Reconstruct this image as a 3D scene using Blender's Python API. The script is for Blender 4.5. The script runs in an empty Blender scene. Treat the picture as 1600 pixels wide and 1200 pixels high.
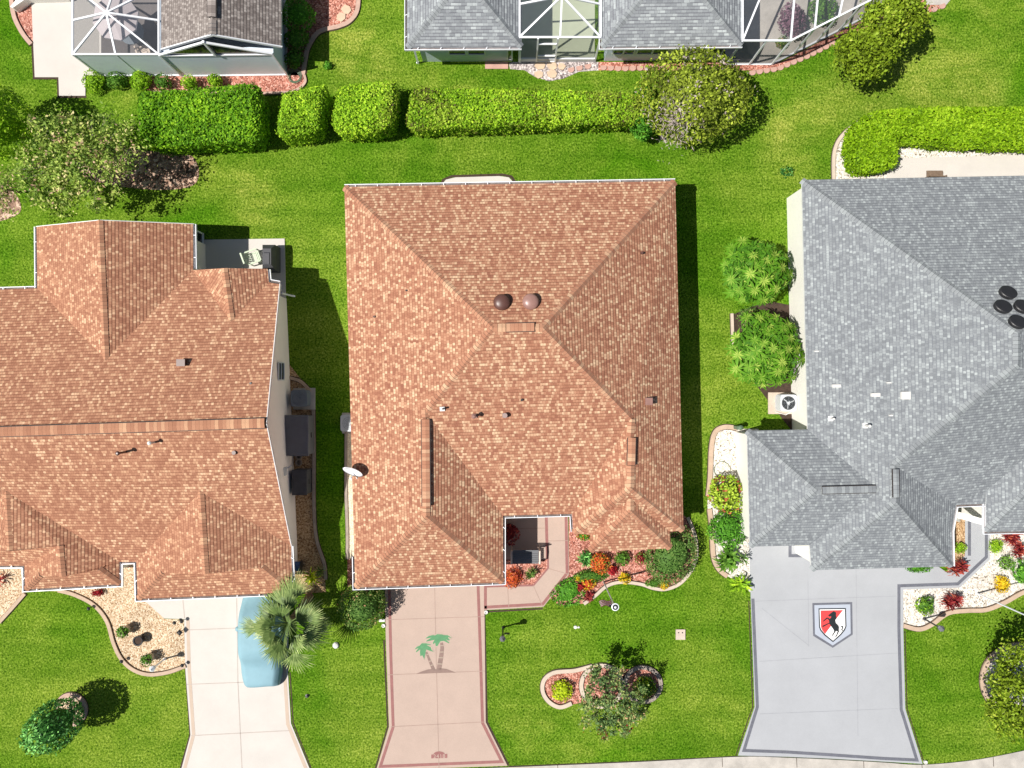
import bpy, bmesh, math, random
import numpy as np
from mathutils import Vector, Matrix
from mathutils.geometry import tessellate_polygon
random.seed(7); rng = np.random.default_rng(11)
D = bpy.data; S = bpy.context.scene; COL = S.collection

# ---------------------------------------------------------------- camera, sky, sun
H = 38.0; SC = 32.0                      # drone height in metres; photo pixels per metre on the lawn
cam = D.cameras.new('camera'); cam.sensor_width = 36; cam.lens = 36*H/50.0; cam.clip_end = 2000
camo = D.objects.new('camera', cam); COL.objects.link(camo); camo.location = (0, 0, H); S.camera = camo
SUN_H = 0.62; SUN_AZ = math.radians(15.0)
W = D.worlds.new("World"); S.world = W; W.use_nodes = True
nt = W.node_tree; bg = nt.nodes['Background']; sky = nt.nodes.new('ShaderNodeTexSky')
sky.sky_type = 'NISHITA'; sky.sun_disc = False
sky.sun_elevation = math.atan(1/SUN_H); sky.sun_rotation = math.radians(255)
nt.links.new(sky.outputs[0], bg.inputs[0]); bg.inputs[1].default_value = 0.05
sl = D.lights.new('sun', 'SUN'); sl.energy = 5.0; sl.angle = math.radians(0.5); sl.color = (1, .955, .89)
slo = D.objects.new('sun', sl); COL.objects.link(slo); slo.location = (-30, -10, 60)
ld = Vector((math.cos(SUN_AZ)*SUN_H, math.sin(SUN_AZ)*SUN_H, -1))
slo.rotation_euler = ld.to_track_quat('-Z', 'Y').to_euler()
S.view_settings.view_transform = 'Standard'; S.view_settings.look = 'None'
S.view_settings.exposure = 0.35; S.view_settings.gamma = 1
S.render.engine = 'CYCLES'

# ---------------------------------------------------------------- helpers
def P(px, py, z=0.0):
    k = (H-z)/H/SC
    return Vector(((px-800)*k, -(py-600)*k, z))
def G(px, py, z=0.0):                    # plan position given in lawn-scale pixels, at height z
    return Vector(((px-800)/SC, -(py-600)/SC, z))
def tag(o, label=None, cat=None, group=None, kind=None):
    if label: o['label'] = label
    if cat: o['category'] = cat
    if group: o['group'] = group
    if kind: o['kind'] = kind
    return o
def empty(name, loc, label=None, cat=None, group=None):
    o = D.objects.new(name, None); COL.objects.link(o); o.location = loc; o.empty_display_size = .2
    return tag(o, label, cat, group)
class MB:
    def __init__(s): s.v = []; s.f = []; s.m = []; s.t = []; s.uv = []
    def face(s, pts, m=0, tone=.5, uv=None):
        b = len(s.v); s.v += [tuple(p) for p in pts]; s.f.append(tuple(range(b, b+len(pts)))); s.m.append(m); s.t.append(tone)
        s.uv.append(uv)
    def add(s, vs, fs, m=0, tone=.5):
        b = len(s.v); s.v += [tuple(p) for p in vs]
        for f in fs: s.f.append(tuple(b+i for i in f)); s.m.append(m); s.t.append(tone); s.uv.append(None)
    def box(s, c, size, rz=0, m=0, tone=.5, taper=1.0):
        cx, cy, cz = c; sx, sy, sz = [d/2 for d in size]; R = Matrix.Rotation(rz, 3, 'Z'); vs = []
        for z, k in ((-sz, 1), (sz, taper)):
            for x, y in ((-sx, -sy), (sx, -sy), (sx, sy), (-sx, sy)):
                vs.append(Vector((cx, cy, cz)) + R @ Vector((x*k, y*k, z)))
        s.add(vs, [(3,2,1,0),(4,5,6,7),(0,1,5,4),(1,2,6,5),(2,3,7,6),(3,0,4,7)], m, tone)
    def bar(s, a, b, w, h=None, m=0, tone=.5, up=Vector((0,0,1))):
        a = Vector(a); b = Vector(b); h = h or w; d = (b-a)
        if d.length < 1e-6: return
        d.normalize()
        if abs(d.dot(up)) > .98: up = Vector((0, 1, 0))
        x = d.cross(up).normalized()*w/2; y = x.cross(d).normalized()*h/2
        vs = [p+q for p in (a, b) for q in (-x-y, x-y, x+y, -x+y)]
        s.add(vs, [(0,1,2,3),(7,6,5,4),(0,4,5,1),(1,5,6,2),(2,6,7,3),(3,7,4,0)], m, tone)
    def tube(s, pts, rads, n=8, m=0, cap=True, tone=.5):
        pts = [Vector(p) for p in pts]; vs = []; fs = []; N = len(pts)
        for i, p in enumerate(pts):
            d = (pts[min(i+1, N-1)]-pts[max(i-1, 0)]).normalized()
            up = Vector((0,0,1)) if abs(d.z) < .9 else Vector((0,1,0))
            x = d.cross(up).normalized(); y = x.cross(d).normalized()
            for k in range(n):
                a = 2*math.pi*k/n; vs.append(p+(x*math.cos(a)+y*math.sin(a))*rads[i])
        for i in range(N-1):
            for k in range(n):
                k2 = (k+1) % n; fs.append((i*n+k, i*n+k2, (i+1)*n+k2, (i+1)*n+k))
        if cap: fs.append(tuple(range(n))[::-1]); fs.append(tuple((N-1)*n+k for k in range(n)))
        s.add(vs, fs, m, tone)
    def lathe(s, c, prof, n=16, m=0, M=None, tone=.5, sx=1, sy=1):
        c = Vector(c); vs = []; fs = []; N = len(prof)
        for r, z in prof:
            for k in range(n):
                a = 2*math.pi*k/n; q = Vector((r*math.cos(a)*sx, r*math.sin(a)*sy, z))
                if M: q = M @ q
                vs.append(c+q)
        for i in range(N-1):
            for k in range(n):
                k2 = (k+1) % n; fs.append((i*n+k, i*n+k2, (i+1)*n+k2, (i+1)*n+k))
        fs.append(tuple(range(n))[::-1]); fs.append(tuple((N-1)*n+k for k in range(n)))
        s.add(vs, fs, m, tone)
    def prism(s, poly, z0, z1, m=0, ms=None, tone=.5):
        """poly: list of (x,y); closed prism, concave allowed"""
        pl = [Vector((p[0], p[1], 0)) for p in poly]
        if sum(pl[i].x*pl[(i+1)%len(pl)].y-pl[(i+1)%len(pl)].x*pl[i].y for i in range(len(pl))) < 0: pl.reverse()
        n = len(pl); tri = tessellate_polygon([pl])
        top = [Vector((p.x, p.y, z1)) for p in pl]; bot = [Vector((p.x, p.y, z0)) for p in pl]
        def upw(t, flip):
            a, b, c = [pl[i] for i in t]; cr = (b.x-a.x)*(c.y-a.y)-(b.y-a.y)*(c.x-a.x)
            t = t if cr > 0 else t[::-1]
            return t[::-1] if flip else t
        s.add(top, [upw(tuple(t), False) for t in tri], m, tone)
        if z0 < z1:
            s.add(bot+top, [(i, (i+1)%n, n+(i+1)%n, n+i) for i in range(n)], m if ms is None else ms, tone)
    def build(s, name, mats, parent=None, smooth=False, loc=None):
        me = D.meshes.new(name); vs = s.v
        if loc is not None: vs = [(v[0]-loc[0], v[1]-loc[1], v[2]-loc[2]) for v in vs]
        me.from_pydata(vs, [], s.f)
        if not isinstance(mats, (list, tuple)): mats = [mats]
        for m in mats: me.materials.append(m)
        me.polygons.foreach_set('material_index', s.m)
        at = me.attributes.new('tone', 'FLOAT', 'FACE'); at.data.foreach_set('value', s.t)
        if any(u is not None for u in s.uv):
            ul = me.uv_layers.new(name='UVMap'); k = 0
            for f, u in zip(s.f, s.uv):
                for j in range(len(f)):
                    ul.data[k].uv = u[j] if u else (0, 0)
                    k += 1
        if smooth: me.polygons.foreach_set('use_smooth', [True]*len(s.f))
        me.update()
        o = D.objects.new(name, me); COL.objects.link(o)
        if loc is not None: o.location = loc
        if parent is not None: attach(o, parent, loc is None)
        return o
def attach(o, parent, world=True):
    o.parent = parent
    if world:
        l = Vector((0,0,0)); p = parent
        while p is not None: l += Vector(p.location); p = p.parent
        o.location = Vector(o.location) - l
def spline(pts, n=6, closed=False):
    out = []; N = len(pts); rngi = range(N if closed else N-1)
    g = (lambda i: pts[i % N]) if closed else (lambda i: pts[max(0, min(N-1, i))])
    for i in rngi:
        p0, p1, p2, p3 = [Vector(g(i+k)) for k in (-1, 0, 1, 2)]
        for k in range(n):
            t = k/n
            out.append(.5*((2*p1)+(p2-p0)*t+(2*p0-5*p1+4*p2-p3)*t*t+(3*p1-p0-3*p2+p3)*t**3))
    if not closed: out.append(Vector(pts[-1]))
    return [tuple(p) for p in out]
def wpts(px): return [tuple(G(*p)[:2]) for p in px]

# ---------------------------------------------------------------- materials
def newmat(name):
    m = D.materials.new(name); m.use_nodes = True
    n = m.node_tree.nodes; l = m.node_tree.links; b = n['Principled BSDF']
    return m, n, l, b
def ramp(n, stops, interp='LINEAR'):
    r = n.new('ShaderNodeValToRGB'); r.color_ramp.interpolation = interp
    e = r.color_ramp.elements
    while len(e) < len(stops): e.new(.5)
    for i, (p, c) in enumerate(stops):
        e[i].position = p; e[i].color = (*c, 1)
    return r
def sol(name, c, rough=.6, var=.12, scale=2.0, bump=0.0, bscale=40.0, metal=0.0, fine=0.0, spec=.5):
    """plain surface with blotchy wear and optional fine grain"""
    m, n, l, b = newmat(name); b.inputs['Roughness'].default_value = rough; b.inputs['Metallic'].default_value = metal
    b.inputs['Specular IOR Level'].default_value = spec
    tc = n.new('ShaderNodeTexCoord')
    nz = n.new('ShaderNodeTexNoise'); nz.inputs['Scale'].default_value = scale; nz.inputs['Detail'].default_value = 6; nz.inputs['Roughness'].default_value = .65
    l.new(tc.outputs['Object'], nz.inputs['Vector'])
    r = ramp(n, [(.3, tuple(x*(1-var) for x in c)), (.7, tuple(min(1, x*(1+var)) for x in c))])
    l.new(nz.outputs['Fac'], r.inputs[0]); out = r.outputs[0]
    if fine:
        n2 = n.new('ShaderNodeTexNoise'); n2.inputs['Scale'].default_value = bscale; n2.inputs['Detail'].default_value = 3
        l.new(tc.outputs['Object'], n2.inputs['Vector'])
        r2 = ramp(n, [(.3, (1-fine,)*3), (.7, (1+fine,)*3)]); l.new(n2.outputs['Fac'], r2.inputs[0])
        mx = n.new('ShaderNodeMix'); mx.data_type = 'RGBA'; mx.blend_type = 'MULTIPLY'; mx.inputs['Factor'].default_value = 1
        l.new(out, mx.inputs['A']); l.new(r2.outputs[0], mx.inputs['B']); out = mx.outputs['Result']
    l.new(out, b.inputs['Base Color'])
    if bump:
        bn = n.new('ShaderNodeTexNoise'); bn.inputs['Scale'].default_value = bscale; bn.inputs['Detail'].default_value = 4
        l.new(tc.outputs['Object'], bn.inputs['Vector'])
        bp = n.new('ShaderNodeBump'); bp.inputs['Strength'].default_value = bump; bp.inputs['Distance'].default_value = .02
        l.new(bn.outputs['Fac'], bp.inputs['Height']); l.new(bp.outputs[0], b.inputs['Normal'])
    return m
def shingle(name, stops, joint, row=.138, w=.118, cap=False):
    m, n, l, b = newmat(name); b.inputs['Roughness'].default_value = .9; b.inputs['Specular IOR Level'].default_value = .2
    if cap:
        at = n.new('ShaderNodeAttribute'); at.attribute_name = 'tone'; val = at.outputs['Fac']
        tc = n.new('ShaderNodeTexCoord')
    else:
        uv = n.new('ShaderNodeUVMap'); 
        def brick(width, off, sq=1.0):
            k = n.new('ShaderNodeTexBrick'); k.offset = off; k.offset_frequency = 2; k.squash = sq; k.squash_frequency = 3
            k.inputs['Scale'].default_value = 1; k.inputs['Brick Width'].default_value = width; k.inputs['Row Height'].default_value = row
            k.inputs['Mortar Size'].default_value = .005; k.inputs['Mortar Smooth'].default_value = .3
            k.inputs['Color1'].default_value = (0,0,0,1); k.inputs['Color2'].default_value = (1,1,1,1); k.inputs['Mortar'].default_value = (.35,.35,.35,1)
            l.new(uv.outputs[0], k.inputs['Vector']); return k
        A = brick(w, .37); B = brick(w*1.62, .61, 1.3)
        mx = n.new('ShaderNodeMix'); mx.data_type = 'RGBA'; mx.inputs['Factor'].default_value = .2
        l.new(A.outputs['Color'], mx.inputs['A']); l.new(B.outputs['Color'], mx.inputs['B'])
        ns = n.new('ShaderNodeTexNoise'); ns.inputs['Scale'].default_value = .55; ns.inputs['Detail'].default_value = 3
        l.new(uv.outputs[0], ns.inputs['Vector'])
        ma = n.new('ShaderNodeMath'); ma.operation = 'MULTIPLY_ADD'; ma.inputs[1].default_value = .20; ma.inputs[2].default_value = -.10
        l.new(ns.outputs['Fac'], ma.inputs[0])
        ad = n.new('ShaderNodeMath'); ad.operation = 'ADD'; l.new(mx.outputs['Result'], ad.inputs[0]); l.new(ma.outputs[0], ad.inputs[1])
        val = ad.outputs[0]
    r = ramp(n, stops); l.new(val, r.inputs[0]); col = r.outputs[0]
    tc = n.new('ShaderNodeTexCoord')
    g = n.new('ShaderNodeTexNoise'); g.inputs['Scale'].default_value = 60; g.inputs['Detail'].default_value = 2
    l.new(tc.outputs['Object'], g.inputs['Vector'])
    rg = ramp(n, [(.3, (.8,.8,.8)), (.7, (1.15,1.15,1.15))]); l.new(g.outputs['Fac'], rg.inputs[0])
    mg = n.new('ShaderNodeMix'); mg.data_type = 'RGBA'; mg.blend_type = 'MULTIPLY'; mg.inputs['Factor'].default_value = 1
    l.new(col, mg.inputs['A']); l.new(rg.outputs[0], mg.inputs['B']); col = mg.outputs['Result']
    if not cap:
        mj = n.new('ShaderNodeMix'); mj.data_type = 'RGBA'; l.new(A.outputs['Fac'], mj.inputs['Factor'])
        l.new(col, mj.inputs['A']); mj.inputs['B'].default_value = (*joint, 1); col = mj.outputs['Result']  # tab lines, dark for joints and for painted shadow at course bottoms
        sx = n.new('ShaderNodeSeparateXYZ'); l.new(uv.outputs[0], sx.inputs[0])
        dv = n.new('ShaderNodeMath'); dv.operation = 'DIVIDE'; dv.inputs[1].default_value = row; l.new(sx.outputs['Y'], dv.inputs[0])
        fr = n.new('ShaderNodeMath'); fr.operation = 'FRACT'; l.new(dv.outputs[0], fr.inputs[0])
        mr = n.new('ShaderNodeMapRange'); mr.inputs['From Min'].default_value = 0; mr.inputs['From Max'].default_value = .28
        l.new(fr.outputs[0], mr.inputs['Value'])
        sb = n.new('ShaderNodeMath'); sb.operation = 'MULTIPLY_ADD'; sb.inputs[1].default_value = -.9
        l.new(fr.outputs[0], sb.inputs[0]); l.new(mr.outputs[0], sb.inputs[2])
        # butt-edge shade painted along each course foot, missing where a tab is thin
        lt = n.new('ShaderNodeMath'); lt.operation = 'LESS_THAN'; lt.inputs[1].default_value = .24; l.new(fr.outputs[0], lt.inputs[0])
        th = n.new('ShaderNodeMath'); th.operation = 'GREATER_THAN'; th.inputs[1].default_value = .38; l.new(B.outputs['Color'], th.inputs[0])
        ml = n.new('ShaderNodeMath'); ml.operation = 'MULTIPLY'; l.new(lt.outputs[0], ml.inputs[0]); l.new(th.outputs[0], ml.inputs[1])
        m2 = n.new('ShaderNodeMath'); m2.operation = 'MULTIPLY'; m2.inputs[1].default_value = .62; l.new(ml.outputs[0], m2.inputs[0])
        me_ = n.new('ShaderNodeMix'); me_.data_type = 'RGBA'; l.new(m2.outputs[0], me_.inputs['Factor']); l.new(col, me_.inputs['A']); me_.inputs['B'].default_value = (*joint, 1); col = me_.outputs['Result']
        bp = n.new('ShaderNodeBump'); bp.inputs['Strength'].default_value = .7; bp.inputs['Distance'].default_value = .018
        l.new(sb.outputs[0], bp.inputs['Height']); l.new(bp.outputs[0], b.inputs['Normal'])
    l.new(col, b.inputs['Base Color'])
    return m
def leafmat(name, stops, rough=.55, trans=.3, bright=1.45):
    m, n, l, b = newmat(name); b.inputs['Roughness'].default_value = rough; b.inputs['Specular IOR Level'].default_value = .12; stops = [(p_, tuple(min(.9, x*bright) for x in c_)) for p_, c_ in stops]
    at = n.new('ShaderNodeAttribute'); at.attribute_name = 'tone'
    r = ramp(n, stops); l.new(at.outputs['Fac'], r.inputs[0]); l.new(r.outputs[0], b.inputs['Base Color'])
    tr = n.new('ShaderNodeBsdfTranslucent'); l.new(r.outputs[0], tr.inputs['Color'])
    mx = n.new('ShaderNodeMixShader'); mx.inputs[0].default_value = trans
    l.new(b.outputs[0], mx.inputs[1]); l.new(tr.outputs[0], mx.inputs[2])
    l.new(mx.outputs[0], n['Material Output'].inputs['Surface'])
    return m
def gravel(name, cols, scale=22, bump=.8, big=1.2):
    m, n, l, b = newmat(name); b.inputs['Roughness'].default_value = .85
    tc = n.new('ShaderNodeTexCoord'); v = n.new('ShaderNodeTexVoronoi'); v.inputs['Scale'].default_value = scale
    l.new(tc.outputs['Object'], v.inputs['Vector'])
    sp = n.new('ShaderNodeSeparateColor'); l.new(v.outputs['Color'], sp.inputs[0])
    r = ramp(n, cols); l.new(sp.outputs[0], r.inputs[0])
    nz = n.new('ShaderNodeTexNoise'); nz.inputs['Scale'].default_value = big; nz.inputs['Detail'].default_value = 5; l.new(tc.outputs['Object'], nz.inputs['Vector'])
    r2 = ramp(n, [(.3, (.82,.82,.82)), (.7, (1.1,1.1,1.1))]); l.new(nz.outputs['Fac'], r2.inputs[0])
    mx = n.new('ShaderNodeMix'); mx.data_type = 'RGBA'; mx.blend_type = 'MULTIPLY'; mx.inputs['Factor'].default_value = 1
    l.new(r.outputs[0], mx.inputs['A']); l.new(r2.outputs[0], mx.inputs['B']); l.new(mx.outputs['Result'], b.inputs['Base Color'])
    iv = n.new('ShaderNodeMath'); iv.operation = 'SUBTRACT'; iv.inputs[0].default_value = 1; l.new(v.outputs['Distance'], iv.inputs[1])
    bp = n.new('ShaderNodeBump'); bp.inputs['Strength'].default_value = bump; bp.inputs['Distance'].default_value = .03
    l.new(iv.outputs[0], bp.inputs['Height']); l.new(bp.outputs[0], b.inputs['Normal'])
    return m
def lawnmat():
    m, n, l, b = newmat('lawn_grass'); b.inputs['Roughness'].default_value = .9; b.inputs['Specular IOR Level'].default_value = .03
    tc = n.new('ShaderNodeTexCoord')
    def nz(s, d, rough=.6, dist=0, mp=None):
        k = n.new('ShaderNodeTexNoise'); k.inputs['Scale'].default_value = s; k.inputs['Detail'].default_value = d
        k.inputs['Roughness'].default_value = rough; k.inputs['Distortion'].default_value = dist
        if mp:
            q = n.new('ShaderNodeMapping'); q.inputs['Scale'].default_value = mp; l.new(tc.outputs['Object'], q.inputs[0]); l.new(q.outputs[0], k.inputs['Vector'])
        else: l.new(tc.outputs['Object'], k.inputs['Vector'])
        return k
    fine = nz(11, 2.5, .75, .3); mid = nz(1.1, 5, .7, .5); big = nz(.16, 4, .6, .6); stripe = nz(.5, 3, .55, 0, (.35, 2.2, 1))
    r = ramp(n, [(.32, (.018, .058, .002)), (.44, (.062, .148, .005)), (.55, (.108, .222, .010)), (.67, (.180, .325, .026))]); l.new(fine.outputs['Fac'], r.inputs[0])
    out = r.outputs[0]
    for src, a, c in ((mid, (.84,.90,.75), (1.18,1.10,1.3)), (big, (.62,.82,.5), (1.6,1.2,2.4)), (stripe, (.82,.88,.75), (1.25,1.15,1.3))):
        q = ramp(n, [(.34, a), (.66, c)]); l.new(src.outputs['Fac'], q.inputs[0])
        mx = n.new('ShaderNodeMix'); mx.data_type = 'RGBA'; mx.blend_type = 'MULTIPLY'; mx.inputs['Factor'].default_value = 1
        l.new(out, mx.inputs['A']); l.new(q.outputs[0], mx.inputs['B']); out = mx.outputs['Result']
    # drier, paler turf in a few places
    acc = None
    for px, py, r_ in ((1480, 60, 5.5), (1260, 190, 3.2), (560, 90, 2.6), (900, 120, 2.4), (400, 300, 1.6), (180, 130, 1.6), (960, 1165, 2.5), (830, 1130, 1.6), (1590, 20, 5), (700, 120, 2.2), (1350, 130, 3)):
        vd = n.new('ShaderNodeVectorMath'); vd.operation = 'DISTANCE'; vd.inputs[1].default_value = ((px-800)/SC, -(py-600)/SC, 0); l.new(tc.outputs['Object'], vd.inputs[0])
        mr = n.new('ShaderNodeMapRange'); mr.interpolation_type = 'SMOOTHSTEP'; mr.inputs['From Min'].default_value = r_*1.25; mr.inputs['From Max'].default_value = r_*.2
        l.new(vd.outputs['Value'], mr.inputs['Value'])
        if acc is None: acc = mr.outputs[0]
        else:
            mxx = n.new('ShaderNodeMath'); mxx.operation = 'MAXIMUM'; l.new(acc, mxx.inputs[0]); l.new(mr.outputs[0], mxx.inputs[1]); acc = mxx.outputs[0]
    br_ = nz(.8, 5, .7, .8, (.6, 1.3, 1)); rb = ramp(n, [(.38, (0,0,0)), (.62, (1,1,1))]); l.new(br_.outputs['Fac'], rb.inputs[0])
    mm_ = n.new('ShaderNodeMath'); mm_.operation = 'MULTIPLY'; l.new(acc, mm_.inputs[0]); l.new(rb.outputs[0], mm_.inputs[1])
    tint = n.new('ShaderNodeMix'); tint.data_type = 'RGBA'; tint.blend_type = 'MULTIPLY'; l.new(mm_.outputs[0], tint.inputs['Factor']); l.new(out, tint.inputs['A']); tint.inputs['B'].default_value = (1.75, 1.32, 2.2, 1); out = tint.outputs['Result']
    l.new(out, b.inputs['Base Color'])
    bn = nz(11, 2.5, .7, 0)
    bp = n.new('ShaderNodeBump'); bp.inputs['Strength'].default_value = .9; bp.inputs['Distance'].default_value = .09
    l.new(bn.outputs['Fac'], bp.inputs['Height']); l.new(bp.outputs[0], b.inputs['Normal'])
    return m
def screenmat(name, c, alpha):
    m, n, l, b = newmat(name); b.inputs['Base Color'].default_value = (*c, 1); b.inputs['Roughness'].default_value = .8
    tr = n.new('ShaderNodeBsdfTransparent'); mx = n.new('ShaderNodeMixShader'); mx.inputs[0].default_value = alpha
    l.new(tr.outputs[0], mx.inputs[1]); l.new(b.outputs[0], mx.inputs[2]); l.new(mx.outputs[0], n['Material Output'].inputs['Surface'])
    return m

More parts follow.
